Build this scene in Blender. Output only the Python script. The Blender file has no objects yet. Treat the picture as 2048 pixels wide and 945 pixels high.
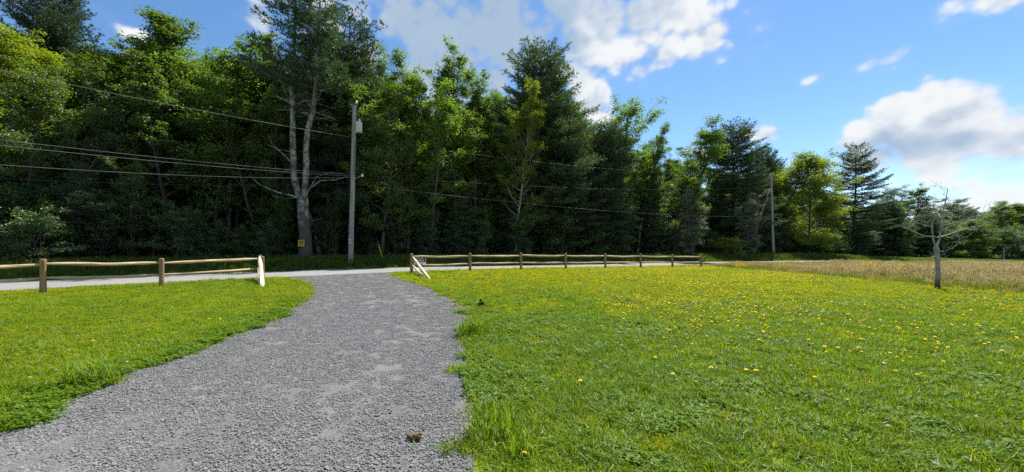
import bpy, math, random
import numpy as np
from mathutils import Vector, Matrix
R = math.radians
sc = bpy.context.scene
COL = sc.collection

# ------------------------------------------------------------------ camera
FPX, CX, HY, CAMZ = 770.0, 1024.0, 500.0, 1.45      # focal length, centre column, horizon row (photo px), eye height
cam = bpy.data.cameras.new('camera'); camo = bpy.data.objects.new('camera', cam); COL.objects.link(camo)
cam.sensor_width = 36.0; cam.lens = 36.0 * FPX / 2048.0
cam.shift_y = (HY - 472.5) / 2048.0
cam.clip_end = 6000.0; cam.clip_start = 0.05
camo.location = (0, 0, CAMZ); camo.rotation_euler = (R(90), 0, 0)
sc.camera = camo

# ------------------------------------------------------------------ sky, sun, exposure
SUN_AZ, SUN_EL = R(34), R(57)                       # azimuth to the right of straight ahead
EXPO = 0.98
sc.view_settings.view_transform = 'Standard'; sc.view_settings.look = 'None'
sc.view_settings.exposure = EXPO; sc.view_settings.gamma = 1.0
sc.view_settings.use_curve_mapping = False
sc.cycles.max_bounces = 7; sc.cycles.diffuse_bounces = 4; sc.cycles.glossy_bounces = 2
sc.cycles.transmission_bounces = 4; sc.cycles.transparent_max_bounces = 4
sc.cycles.caustics_reflective = False; sc.cycles.caustics_refractive = False
sc.cycles.sample_clamp_indirect = 4.0
sc.cycles.use_denoising = False; sc.cycles.denoiser = 'OPENIMAGEDENOISE'; sc.cycles.denoising_input_passes = 'RGB_ALBEDO_NORMAL'; sc.cycles.denoising_prefilter = 'FAST'

class NT:
    """small node-tree writer"""
    def __init__(s, tree): s.t = tree; s.n = tree.nodes; s.l = tree.links
    def new(s, kind, **kw):
        n = s.n.new(kind)
        for k, v in kw.items(): setattr(n, k, v)
        return n
    def put(s, sock, v):
        if v is None: return
        if hasattr(v, 'is_output'): s.l.new(v, sock)
        else: sock.default_value = v
    def m(s, op, a, b=None, c=None, clamp=False):
        n = s.n.new('ShaderNodeMath'); n.operation = op; n.use_clamp = clamp
        for i, v in enumerate((a, b, c)): s.put(n.inputs[i], v)
        return n.outputs[0]
    def vm(s, op, a, b=None, scale=None):
        n = s.n.new('ShaderNodeVectorMath'); n.operation = op
        s.put(n.inputs[0], a); s.put(n.inputs[1], b)
        if scale is not None: s.put(n.inputs[3], scale)
        return n.outputs[0]
    def mix(s, f, a, b, mode='MIX'):
        n = s.n.new('ShaderNodeMix'); n.data_type = 'RGBA'; n.blend_type = mode
        s.put(n.inputs[0], f); s.put(n.inputs[6], a); s.put(n.inputs[7], b)
        return n.outputs[2]
    def noise(s, vec, scale, detail=4.0, rough=0.55, dist=0.0):
        n = s.n.new('ShaderNodeTexNoise'); s.put(n.inputs['Vector'], vec)
        n.inputs['Scale'].default_value = scale; n.inputs['Detail'].default_value = detail
        n.inputs['Roughness'].default_value = rough; n.inputs['Distortion'].default_value = dist
        return n.outputs['Fac']
    def ramp(s, v, lo, hi, a=0.0, b=1.0, smooth=True):
        n = s.n.new('ShaderNodeMapRange'); n.interpolation_type = 'SMOOTHSTEP' if smooth else 'LINEAR'
        s.put(n.inputs[0], v); n.inputs[1].default_value = lo; n.inputs[2].default_value = hi
        n.inputs[3].default_value = a; n.inputs[4].default_value = b
        return n.outputs[0]
def C(r, g, b): return (r, g, b, 1.0)

world = bpy.data.worlds.new('World'); sc.world = world; world.use_nodes = True
def build_sky():
    T = NT(world.node_tree); T.n.clear()
    out = T.new('ShaderNodeOutputWorld'); bg = T.new('ShaderNodeBackground')
    sky = T.new('ShaderNodeTexSky', sky_type='NISHITA', sun_disc=False)
    sky.sun_elevation = SUN_EL; sky.sun_rotation = SUN_AZ
    sky.air_density = 1.0; sky.dust_density = 0.15; sky.ozone_density = 2.6; sky.altitude = 300
    tc = T.new('ShaderNodeTexCoord'); d = T.vm('NORMALIZE', tc.outputs['Generated'])
    sp = T.new('ShaderNodeSeparateXYZ'); T.l.new(d, sp.inputs[0])
    az = T.m('ARCTAN2', sp.outputs[0], sp.outputs[1]); el = T.m('ARCSINE', sp.outputs[2])
    comb = T.new('ShaderNodeCombineXYZ'); T.put(comb.inputs[0], az); T.put(comb.inputs[1], T.m('MULTIPLY', el, 1.35)); comb.inputs[2].default_value = 3.7
    P = comb.outputs[0]
    # warp so cloud outlines curl
    # cloud banks: centre / radii in photo pixels turned into azimuth and elevation, weight
    banks = [(960, 30, 330, 150, 1.0), (1180, 95, 150, 70, .9), (1330, 40, 170, 95, 1.15), (1400, 90, 60, 60, .8), (760, 70, 120, 110, .75),
             (1130, 150, 60, 70, .7), (1165, 195, 58, 52, 1.1), (1215, 235, 40, 30, .8), (870, 180, 80, 60, .7),
             (1745, 272, 62, 38, 1.1), (1790, 225, 60, 48, 1.25), (1855, 215, 70, 52, 1.2), (1870, 280, 210, 55, 1.5), (1900, 248, 130, 60, 1.4), (1950, 235, 62, 48, 1.15), (2045, 262, 75, 60, 1.15), (1900, 350, 190, 34, .6), (1800, 340, 60, 22, .6), (2045, 375, 120, 44, .6), (1880, 420, 200, 24, .35),
             (1760, 118, 66, 24, .6), (1790, 138, 50, 14, .3), (1620, 157, 34, 14, .3), (1520, 270, 58, 22, .9),
             (1990, 5, 130, 36, .95), (262, 68, 44, 15, .45), (500, 20, 80, 50, .55), (1400, 305, 60, 16, .7), (730, -60, 500, 90, .8)]
    Mx = None
    for (cx, cy, rx, ry, w) in banks:
        a0 = math.atan((cx - CX) / FPX); e0 = math.atan((HY - cy) / FPX * math.cos(a0))
        ra = rx / FPX * math.cos(a0) ** 2; re = ry / FPX * math.cos(a0)
        dx = T.m('MULTIPLY', T.m('SUBTRACT', az, a0), 1 / ra); dy = T.m('MULTIPLY', T.m('SUBTRACT', el, e0), 1 / re)
        d2 = T.m('ADD', T.m('MULTIPLY', dx, dx), T.m('MULTIPLY', dy, dy))
        b = T.m('SUBTRACT', w, d2)
        Mx = b if Mx is None else T.m('SMOOTH_MAX', Mx, b, 0.25)
    Mx = T.m('MAXIMUM', Mx, -1.2)
    # scattered cumulus out of view too, its cover raised to fill the shaded wood
    far = T.ramp(T.noise(P, 2.3, 2.0, .5), .40, .64, -1.1, 1.0)
    side = T.ramp(T.m('ABSOLUTE', az), 1.0, 1.35)
    high = T.ramp(el, .66, .9)
    outside = T.m('MAXIMUM', side, high)
    mm = T.new('ShaderNodeMix'); T.put(mm.inputs[0], outside); T.put(mm.inputs[2], Mx); T.put(mm.inputs[3], far)
    Mx = mm.outputs[0]
    n1 = T.noise(P, 7.0, 9.0, .58, .25)
    off = T.vm('ADD', P, (0.012, 0.030, 0.0))
    n2 = T.noise(T.vm('ADD', P, (0.035, 0.085, 0.0)), 7.0, 5.0, .55, .25)
    def billow(vec, scale):
        v = T.new('ShaderNodeTexVoronoi', feature='SMOOTH_F1'); T.put(v.inputs['Vector'], vec); v.inputs['Scale'].default_value = scale; v.inputs['Smoothness'].default_value = .35
        return v.outputs['Distance']
    bl = T.m('ADD', T.m('MULTIPLY', T.m('SUBTRACT', .42, billow(P, 13.0)), 1.5), T.m('MULTIPLY', T.m('SUBTRACT', .42, billow(P, 31.0)), .8))
    bl2 = T.m('ADD', T.m('MULTIPLY', T.m('SUBTRACT', .42, billow(off, 13.0)), 1.5), T.m('MULTIPLY', T.m('SUBTRACT', .42, billow(off, 31.0)), .8))
    dens = T.m('ADD', T.m('ADD', Mx, bl), T.m('MULTIPLY', T.m('SUBTRACT', n1, .5), 2.9))
    alpha = T.ramp(dens, -.15, .70)
    thin = T.ramp(dens, -.8, .6, 0, .10)
    alpha = T.m('MAXIMUM', alpha, thin)
    light = T.m('ADD', .58, T.m('ADD', T.m('MULTIPLY', T.m('SUBTRACT', n1, n2), 1.8), T.m('MULTIPLY', T.m('SUBTRACT', bl, bl2), .30)), clamp=True)
    thick = T.ramp(dens, .5, 2.1)
    light = T.m('MULTIPLY', light, T.m('SUBTRACT', 1.0, T.m('MULTIPLY', thick, .30)))
    # two broad grey undersides (the high bank over the wood, the belly of the cumulus at right)
    grey = None
    for (cx, cy, rx, ry, w) in [(930, 60, 270, 150, 1.0), (1870, 298, 200, 32, .45), (1250, 20, 120, 50, .5)]:
        a0 = math.atan((cx - CX) / FPX); e0 = math.atan((HY - cy) / FPX * math.cos(a0))
        ra = rx / FPX * math.cos(a0) ** 2; re = ry / FPX * math.cos(a0)
        dx = T.m('MULTIPLY', T.m('SUBTRACT', az, a0), 1 / ra); dy = T.m('MULTIPLY', T.m('SUBTRACT', el, e0), 1 / re)
        b = T.m('MULTIPLY', T.m('SUBTRACT', 1.0, T.m('ADD', T.m('MULTIPLY', dx, dx), T.m('MULTIPLY', dy, dy))), w)
        grey = b if grey is None else T.m('MAXIMUM', grey, b)
    grey = T.ramp(T.m('ADD', grey, T.m('MULTIPLY', T.m('SUBTRACT', n1, .5), 1.6)), -.1, .8, 0, .85)
    light = T.m('MULTIPLY', light, T.m('SUBTRACT', 1.0, grey), clamp=True)
    light = T.ramp(light, .05, .78)
    cc = T.mix(light, C(1.9, 2.5, 3.3), C(4.3, 4.42, 4.55))
    hs = T.new('ShaderNodeHueSaturation'); T.put(hs.inputs['Color'], sky.outputs[0]); hs.inputs['Saturation'].default_value = 1.16; hs.inputs['Value'].default_value = .80
    col = T.mix(alpha, hs.outputs[0], cc)
    T.l.new(col, bg.inputs[0]); bg.inputs[1].default_value = 0.108
    T.l.new(bg.outputs[0], out.inputs[0])
build_sky()
world.cycles.sampling_method = 'MANUAL'; world.cycles.sample_map_resolution = 512

sun = bpy.data.lights.new('sun', 'SUN'); suno = bpy.data.objects.new('sun', sun); COL.objects.link(suno)
sun.energy = 4.8; sun.angle = R(0.53); sun.color = (1.0, 0.95, 0.86)
sdir = Vector((math.sin(SUN_AZ) * math.cos(SUN_EL), math.cos(SUN_AZ) * math.cos(SUN_EL), math.sin(SUN_EL)))
suno.rotation_euler = (-sdir).to_track_quat('-Z', 'Y').to_euler(); suno.location = sdir * 80

# ------------------------------------------------------------------ helpers
def link(name, me, parent=None, mat=None, loc=None):
    o = bpy.data.objects.new(name, me); COL.objects.link(o)
    if parent: o.parent = parent
    if mat is not None and me is not None:
        if len(me.materials) == 0: me.materials.append(mat)
        else:
            o.material_slots[0].link = 'OBJECT'; o.material_slots[0].material = mat
    if loc is not None: o.location = loc
    return o
def tag(o, label=None, cat=None, group=None, kind=None):
    if label: o['label'] = label
    if cat: o['category'] = cat
    if group: o['group'] = group
    if kind: o['kind'] = kind
    return o
def empty(name, loc, rz=0.0):
    o = bpy.data.objects.new(name, None); COL.objects.link(o); o.location = loc; o.rotation_euler = (0, 0, rz)
    o.empty_display_size = 0.3
    return o
def mesh_np(name, V, quads=None, tris=None, smooth=False, tint=None, mats=(), midx=None):
    me = bpy.data.meshes.new(name); V = np.asarray(V, np.float32)
    nq = 0 if quads is None else len(quads); nt = 0 if tris is None else len(tris)
    me.vertices.add(len(V)); me.vertices.foreach_set('co', V.ravel())
    idx = []
    if nq: idx.append(np.asarray(quads, np.int32).ravel())
    if nt: idx.append(np.asarray(tris, np.int32).ravel())
    idx = np.concatenate(idx); me.loops.add(len(idx)); me.loops.foreach_set('vertex_index', idx)
    st = np.concatenate([np.arange(nq) * 4, nq * 4 + np.arange(nt) * 3]).astype(np.int32)
    me.polygons.add(nq + nt); me.polygons.foreach_set('loop_start', st)
    me.polygons.foreach_set('use_smooth', np.full(nq + nt, smooth, bool))
    for m in mats: me.materials.append(m)
    if midx is not None: me.polygons.foreach_set('material_index', np.asarray(midx, np.int32))
    if tint is not None:
        a = me.attributes.new('tint', 'FLOAT', 'FACE'); a.data.foreach_set('value', np.asarray(tint, np.float32))
    me.update(calc_edges=True)
    return me
class MB:
    """collects tubes, boxes and loose polygons for one mesh"""
    def __init__(s): s.V = []; s.Q = []; s.T = []; s.n = 0
    def add(s, V, Q=(), T=()):
        V = np.asarray(V, float).reshape(-1, 3); s.V.append(V)
        if len(Q): s.Q.append(np.asarray(Q, int) + s.n)
        if len(T): s.T.append(np.asarray(T, int) + s.n)
        s.n += len(V)
    def tube(s, pts, radii, sides=6, cap=True, rough=0.0, rng=None):
        pts = np.asarray(pts, float); k = len(pts); radii = np.broadcast_to(np.asarray(radii, float), (k,))
        tg = np.gradient(pts, axis=0); tg /= np.linalg.norm(tg, axis=1)[:, None] + 1e-9
        ref = np.array([0, 0, 1.0]) if abs(tg[0][2]) < .9 else np.array([1.0, 0, 0])
        rings = []
        for i in range(k):
            u = np.cross(tg[i], ref); u /= np.linalg.norm(u) + 1e-9; v = np.cross(tg[i], u); ref = -np.cross(tg[i], u) if False else ref
            a = np.arange(sides) * 2 * math.pi / sides
            rr = radii[i] * (1 + (rng.uniform(-rough, rough, sides) if rough else 0))
            rings.append(pts[i] + np.outer(np.cos(a) * rr, u) + np.outer(np.sin(a) * rr, v))
        V = np.concatenate(rings); Q = []
        for i in range(k - 1):
            for j in range(sides):
                j2 = (j + 1) % sides
                Q.append((i * sides + j, i * sides + j2, (i + 1) * sides + j2, (i + 1) * sides + j))
        T = []
        if cap:
            V = np.vstack([V, pts[0], pts[-1]]); b, e = k * sides, k * sides + 1
            for j in range(sides):
                j2 = (j + 1) % sides
                T.append((b, j2, j)); T.append((e, (k - 1) * sides + j, (k - 1) * sides + j2))
        s.add(V, Q, T)
    def box(s, c, size, rot=None):
        x, y, z = np.array(size) / 2
        V = np.array([(-x, -y, -z), (x, -y, -z), (x, y, -z), (-x, y, -z), (-x, -y, z), (x, -y, z), (x, y, z), (-x, y, z)])
        if rot is not None: V = V @ np.array(rot.to_3x3() if hasattr(rot, 'to_3x3') else rot).T
        s.add(V + np.array(c), [(0, 3, 2, 1), (4, 5, 6, 7), (0, 1, 5, 4), (1, 2, 6, 5), (2, 3, 7, 6), (3, 0, 4, 7)])
    def mesh(s, name, smooth=False, mats=()):
        return mesh_np(name, np.concatenate(s.V), np.concatenate(s.Q) if s.Q else None, np.concatenate(s.T) if s.T else None, smooth, mats=mats)
def sstep(a, b, x):
    t = np.clip((x - a) / (b - a), 0, 1); return t * t * (3 - 2 * t)

# ------------------------------------------------------------------ the lie of the land
ROAD = np.array([(-46, -28), (-38, -15), (-30.3, -2.1), (-24.8, 6.5), (-19.7, 14.9), (-16.6, 18.4), (-13.0, 20.9), (-9.0, 23.4), (-4.5, 25.8), (.7, 29.5), (9.5, 34.6), (19.5, 40.0), (31, 44.6), (49, 50.4), (75, 57.5), (110, 66), (160, 76), (260, 92)], float)
def catmull(P, n=24):
    out = []
    for i in range(len(P) - 1):
        p0 = P[max(i - 1, 0)]; p1 = P[i]; p2 = P[i + 1]; p3 = P[min(i + 2, len(P) - 1)]
        for t in np.linspace(0, 1, n, endpoint=False):
            out.append(.5 * ((2 * p1) + (-p0 + p2) * t + (2 * p0 - 5 * p1 + 4 * p2 - p3) * t * t + (-p0 + 3 * p1 - 3 * p2 + p3) * t ** 3))
    out.append(P[-1]); return np.array(out)
RC = catmull(ROAD); RT = np.gradient(RC, axis=0); RT /= np.linalg.norm(RT, axis=1)[:, None]; RN = np.stack([-RT[:, 1], RT[:, 0]], 1)
HW = 2.95
def road_s(X, Y):
    """signed distance from the road's centre line, positive on the wooded side"""
    X = np.atleast_1d(np.asarray(X, float)); Y = np.atleast_1d(np.asarray(Y, float)); P = np.stack([X.ravel(), Y.ravel()], 1); r = np.empty(len(P))
    for i in range(0, len(P), 20000):
        D = P[i:i + 20000, None, :] - RC[None]; k = np.argmin((D ** 2).sum(2), 1)
        r[i:i + 20000] = (D[np.arange(len(k)), k] * RN[k]).sum(1)
    return r.reshape(X.shape)
def gz(X, Y):
    X = np.asarray(X, float); Y = np.asarray(Y, float); sh = X.shape; X = np.atleast_1d(X); Y = np.atleast_1d(Y)
    z = .2 * np.exp(-((X + 3) / 13) ** 2 - ((Y - 24) / 9) ** 2)
    z = z - .0225 * np.clip(X - 40, 0, 110) * sstep(38, 60, X)
    s = road_s(X, Y)
    z = z + (.42 - .3 * sstep(40, 60, X)) * sstep(.25, 3.6, s - HW)
    z = z - .42 * sstep(.8, 5.5, -s - HW) * sstep(16, 25, X) * sstep(18, 26, Y)
    return z.reshape(sh) if sh else float(z[0])
def ray(px, Y): return (px - CX) / FPX * Y
def zat(py, Y): return CAMZ - (py - HY) * Y / FPX
def unproj(px, py):
    z = 0.0
    for _ in range(12):
        Y = (CAMZ - z) * FPX / (py - HY); X = ray(px, Y); z = gz(X, Y)
    return X, Y, z
def at_off(px, off):
    """point on the view ray of column px that lies OFF metres beyond the far edge of the road"""
    Y = np.linspace(8, 190, 900); X = ray(px, Y); s = road_s(X, Y) - HW - off
    i = np.where((s[:-1] < 0) & (s[1:] >= 0))[0]
    k = i[0] + 1 if len(i) else len(Y) - 1
    return float(X[k]), float(Y[k])
def in_poly(P, poly):
    x, y = P[:, 0], P[:, 1]; inside = np.zeros(len(P), bool); j = len(poly) - 1
    for i in range(len(poly)):
        xi, yi = poly[i]; xj, yj = poly[j]
        c = ((yi > y) != (yj > y)) & (x < (xj - xi) * (y - yi) / (yj - yi + 1e-12) + xi); inside ^= c; j = i
    return inside

LE = [(-7.6, -4.0), (-6.2, .4), (-4.9, 2.0)] + [unproj(*p)[:2] for p in [(0, 868), (130, 810), (250, 757), (370, 712), (460, 678), (545, 640), (592, 612), (622, 592), (624, 578), (606, 566), (575, 559)]]
RE = [(.2, -4.0), (-.05, .4), (-.2, 1.6)] + [unproj(*p)[:2] for p in [(948, 942), (945, 870), (952, 800), (955, 745), (930, 705), (926, 672), (938, 632), (926, 610), (885, 590), (838, 570), (800, 558), (783, 550)]]
LE = np.array(LE); RE = np.array(RE)
LE = catmull(LE, 8); RE = catmull(RE, 8)
# run both edges under the rim of the paved road
def to_road(p, px):
    X, Y = at_off(px, -2 * HW + .5); return np.linspace(p, (X, Y), 4)[1:]
LE = np.vstack([LE, to_road(LE[-1], 548)]); RE = np.vstack([RE, to_road(RE[-1], 800)])
def resample(P, n):
    d = np.r_[0, np.cumsum(np.linalg.norm(np.diff(P, axis=0), axis=1))]; t = np.linspace(0, d[-1], n)
    return np.stack([np.interp(t, d, P[:, 0]), np.interp(t, d, P[:, 1])], 1)
LEr, REr = resample(LE, 140), resample(RE, 140)
DRIVE = np.vstack([LEr, REr[::-1]])

# ------------------------------------------------------------------ materials
def mat(name):
    m = bpy.data.materials.new(name); m.use_nodes = True; T = NT(m.node_tree); T.n.clear()
    return m, T, T.new('ShaderNodeOutputMaterial')
def pbr(name, col, rough=.8, build=None, spec=.3, metal=0.0):
    m, T, out = mat(name); b = T.new('ShaderNodeBsdfPrincipled'); b.inputs['Base Color'].default_value = C(*col); b.inputs['Roughness'].default_value = rough
    b.inputs['Specular IOR Level'].default_value = spec; b.inputs['Metallic'].default_value = metal
    T.l.new(b.outputs[0], out.inputs[0])
    if build: build(T, b)
    return m
def bump(T, b, h, strength=.5, dist=.02):
    n = T.new('ShaderNodeBump'); T.put(n.inputs['Height'], h); n.inputs['Strength'].default_value = strength; n.inputs['Distance'].default_value = dist
    T.l.new(n.outputs[0], b.inputs['Normal'])
def pos(T): return T.new('ShaderNodeNewGeometry').outputs['Position']
def objp(T): return T.new('ShaderNodeTexCoord').outputs['Object']

def leaf_mat(name, a, b, ta, transl=.45, gloss=.05, rough=.42, world_patch=None, vary=.35):
    """thin leaf: diffuse both sides, light passing through, a weak waxy sheen"""
    m, T, out = mat(name)
    at = T.new('ShaderNodeAttribute', attribute_name='tint').outputs['Fac']
    oi = T.new('ShaderNodeObjectInfo').outputs['Random']
    col = T.mix(at, C(*a), C(*b))
    if world_patch:
        n = T.noise(pos(T), world_patch[0], 3.0, .6); f = T.ramp(n, .38, .64)
        col = T.mix(T.m('MULTIPLY', f, world_patch[2]), col, C(*world_patch[1]))
    k = T.m('ADD', 1 - vary / 2, T.m('MULTIPLY', oi, vary))
    vv = T.vm('SCALE', col, scale=k)
    tr = T.mix(1.0, vv, C(*ta), 'MULTIPLY')
    df = T.new('ShaderNodeBsdfDiffuse'); T.l.new(vv, df.inputs[0])
    tl = T.new('ShaderNodeBsdfTranslucent'); T.l.new(tr, tl.inputs[0])
    gl = T.new('ShaderNodeBsdfGlossy'); gl.inputs['Roughness'].default_value = rough; gl.inputs[0].default_value = C(.9, .95, 1)
    m1 = T.new('ShaderNodeMixShader'); m1.inputs[0].default_value = transl; T.l.new(df.outputs[0], m1.inputs[1]); T.l.new(tl.outputs[0], m1.inputs[2])
    m2 = T.new('ShaderNodeMixShader'); m2.inputs[0].default_value = gloss; T.l.new(m1.outputs[0], m2.inputs[1]); T.l.new(gl.outputs[0], m2.inputs[2])
    T.l.new(m2.outputs[0], out.inputs[0]); return m

MT = {}
MT['leaf_mid'] = leaf_mat('leaf_mid', (.066, .122, .018), (.110, .178, .030), (1.55, 1.55, .45), .54, .045, .48)
MT['leaf_yellow'] = leaf_mat('leaf_yellow', (.104, .160, .008), (.165, .225, .014), (1.7, 1.6, .4), .57, .035, .5)  # yellow-green foliage; for the left trees sunlight is put into this colour
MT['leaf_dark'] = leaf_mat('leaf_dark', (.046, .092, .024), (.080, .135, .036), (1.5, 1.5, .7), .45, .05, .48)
MT['leaf_fresh'] = leaf_mat('leaf_fresh', (.080, .145, .020), (.125, .205, .032), (1.6, 1.6, .5), .57, .04, .48)
MT['leaf_silver'] = leaf_mat('leaf_silver', (.11, .145, .075), (.20, .24, .15), (1.2, 1.3, .8), .35, .06, .5)
MT['leaf_rust'] = leaf_mat('leaf_rust', (.085, .085, .035), (.13, .12, .06), (1.3, 1.2, .8), .3, .03, .5)
MT['needle'] = leaf_mat('needle', (.032, .066, .026), (.062, .108, .040), (1.4, 1.5, .8), .32, .045, .5)
MT['needle_pale'] = leaf_mat('needle_pale', (.046, .086, .030), (.082, .130, .046), (1.4, 1.5, .8), .35, .045, .5)
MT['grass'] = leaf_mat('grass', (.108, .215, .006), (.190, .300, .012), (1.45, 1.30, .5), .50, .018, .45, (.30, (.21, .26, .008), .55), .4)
MT['grass_sunny'] = leaf_mat('grass_sunny', (.185, .260, .004), (.275, .340, .008), (1.4, 1.2, .4), .54, .010, .5, (.25, (.25, .29, .006), .5), .35)  # drier, flowery lawn, with the yellow of backlit blades painted into its colour
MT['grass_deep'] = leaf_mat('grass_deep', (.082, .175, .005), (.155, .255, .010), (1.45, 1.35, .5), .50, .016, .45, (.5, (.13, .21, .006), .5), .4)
MT['clover'] = leaf_mat('clover', (.080, .170, .008), (.150, .250, .018), (1.4, 1.35, .6), .48, .012, .5)
MT['tuft'] = leaf_mat('tuft', (.13, .23, .010), (.20, .31, .02), (1.4, 1.35, .7), .50, .015, .5)
MT['verge'] = leaf_mat('verge', (.060, .110, .014), (.110, .170, .024), (1.5, 1.45, .7), .45, .015, .5, (.3, (.13, .17, .03), .6), .5)
MT['straw'] = leaf_mat('straw', (.32, .265, .14), (.46, .38, .22), (1.15, 1.05, .9), .42, .010, .5, (.16, (.26, .25, .07), .45), .4)
MT['goldenrod'] = leaf_mat('goldenrod', (.26, .25, .02), (.55, .42, .02), (1.1, 1.1, .7), .4, .01, .5)
MT['weed'] = leaf_mat('weed', (.11, .17, .018), (.19, .24, .035), (1.3, 1.3, .7), .45, .015, .5, (.35, (.22, .21, .05), .6), .4)
MT['petal'] = leaf_mat('petal', (.80, .56, .010), (.86, .70, .030), (1, 1, .8), .40, .01, .6)
MT['petal_white'] = leaf_mat('petal_white', (.55, .53, .48), (.65, .62, .58), (1, 1, 1), .3, .01, .6)

def bark_build(c1, c2, scale=(9, 9, 2.2), st=.7):
    def f(T, b):
        v = T.vm('MULTIPLY', objp(T), scale); n = T.noise(v, 1.0, 5, .65, .6)
        T.put(b.inputs['Base Color'], T.mix(T.ramp(n, .35, .65), C(*c1), C(*c2))); bump(T, b, n, st, .04)
    return f
MT['bark'] = pbr('bark', (.1, .08, .06), .9, bark_build((.045, .036, .028), (.13, .11, .09)))
MT['bark_dark'] = pbr('bark_dark', (.1, .08, .06), .9, bark_build((.03, .024, .02), (.085, .07, .058)))
MT['bark_pale'] = pbr('bark_pale', (.3, .3, .28), .9, bark_build((.12, .115, .10), (.40, .39, .35), (5, 5, 1.6)))
def lichen(T, b):
    p = objp(T); n = T.noise(p, 2.4, 5, .65, .4); n2 = T.noise(T.vm('MULTIPLY', p, (6, 6, 2)), 1.0, 5, .6)
    sp = T.new('ShaderNodeSeparateXYZ'); T.l.new(p, sp.inputs[0])
    hz = T.ramp(T.m('ADD', sp.outputs[2], T.m('MULTIPLY', n, 1.6)), 3.2, 4.6)
    f = T.m('MULTIPLY', T.ramp(n, .42, .60), hz)
    T.put(b.inputs['Base Color'], T.mix(f, T.mix(n2, C(.05, .042, .035), C(.12, .10, .085)), T.mix(n2, C(.16, .175, .145), C(.40, .42, .365)))); bump(T, b, n2, .8, .05)
MT['bark_lichen'] = pbr('bark_lichen', (.2, .2, .2), .95, lichen)
def deadwood(T, b):
    p = objp(T); n = T.noise(T.vm('MULTIPLY', p, (14, 14, 3.5)), 1.0, 5, .65, .5)
    sp = T.new('ShaderNodeSeparateXYZ'); T.l.new(p, sp.inputs[0]); low = T.ramp(sp.outputs[2], .15, .55)
    c = T.mix(T.ramp(n, .3, .7), C(.15, .135, .115), C(.40, .375, .335)); T.put(b.inputs['Base Color'], T.mix(low, C(.07, .06, .05), c)); bump(T, b, n, .8, .02)
MT['deadwood'] = pbr('deadwood', (.3, .28, .25), .85, deadwood)
def wood_build(c1, c2, axis=(1.2, 26, 26)):
    def f(T, b):
        p = objp(T); n = T.noise(T.vm('MULTIPLY', p, axis), 1.0, 5, .6, .4); k = T.noise(p, 1.3, 3, .5)
        v = T.mix(T.ramp(n, .32, .68), C(*c1), C(*c2)); v = T.mix(T.m('MULTIPLY', T.ramp(k, .45, .7), .45), v, C(c1[0] * .8, c1[1] * .72, c1[2] * .6))
        T.put(b.inputs['Base Color'], v); bump(T, b, n, .5, .01)
    return f
MT['rail'] = pbr('rail', (.4, .3, .2), .7, wood_build((.36, .25, .14), (.62, .48, .31)))
MT['post'] = pbr('post', (.3, .2, .1), .75, wood_build((.18, .105, .05), (.36, .23, .12), (22, 22, 1.4)))
MT['brace'] = pbr('brace', (.6, .5, .4), .7, wood_build((.48, .38, .26), (.70, .60, .45), (22, 22, 1.4)))
MT['pole'] = pbr('pole', (.3, .28, .25), .85, wood_build((.20, .185, .165), (.36, .34, .31), (20, 20, .7)))
MT['pole_brown'] = pbr('pole_brown', (.2, .12, .08), .85, wood_build((.11, .065, .04), (.24, .15, .10), (20, 20, .7)))
MT['wire'] = pbr('wire', (.19, .19, .195), .55, spec=.4)
MT['wire_dark'] = pbr('wire_dark', (.035, .035, .037), .5)
def can(T, b):
    n = T.noise(objp(T), 5.0, 4, .6); T.put(b.inputs['Base Color'], T.mix(n, C(.42, .45, .47), C(.56, .58, .60)))
MT['can'] = pbr('can', (.5, .52, .54), .45, can, .4)
MT['porcelain'] = pbr('porcelain', (.72, .70, .66), .25, spec=.5)
MT['steel'] = pbr('steel', (.35, .35, .36), .45, metal=.8)
MT['yellow'] = pbr('yellow', (.50, .38, .03), .6)
MT['sign_white'] = pbr('sign_white', (.78, .78, .78), .45)
MT['sign_navy'] = pbr('sign_navy', (.015, .016, .075), .6, spec=.15)
MT['sign_ink'] = pbr('sign_ink', (.03, .03, .03), .6)
MT['clod'] = pbr('clod', (.12, .06, .03), .9, bark_build((.07, .035, .02), (.20, .10, .05), (30, 30, 30)))

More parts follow.
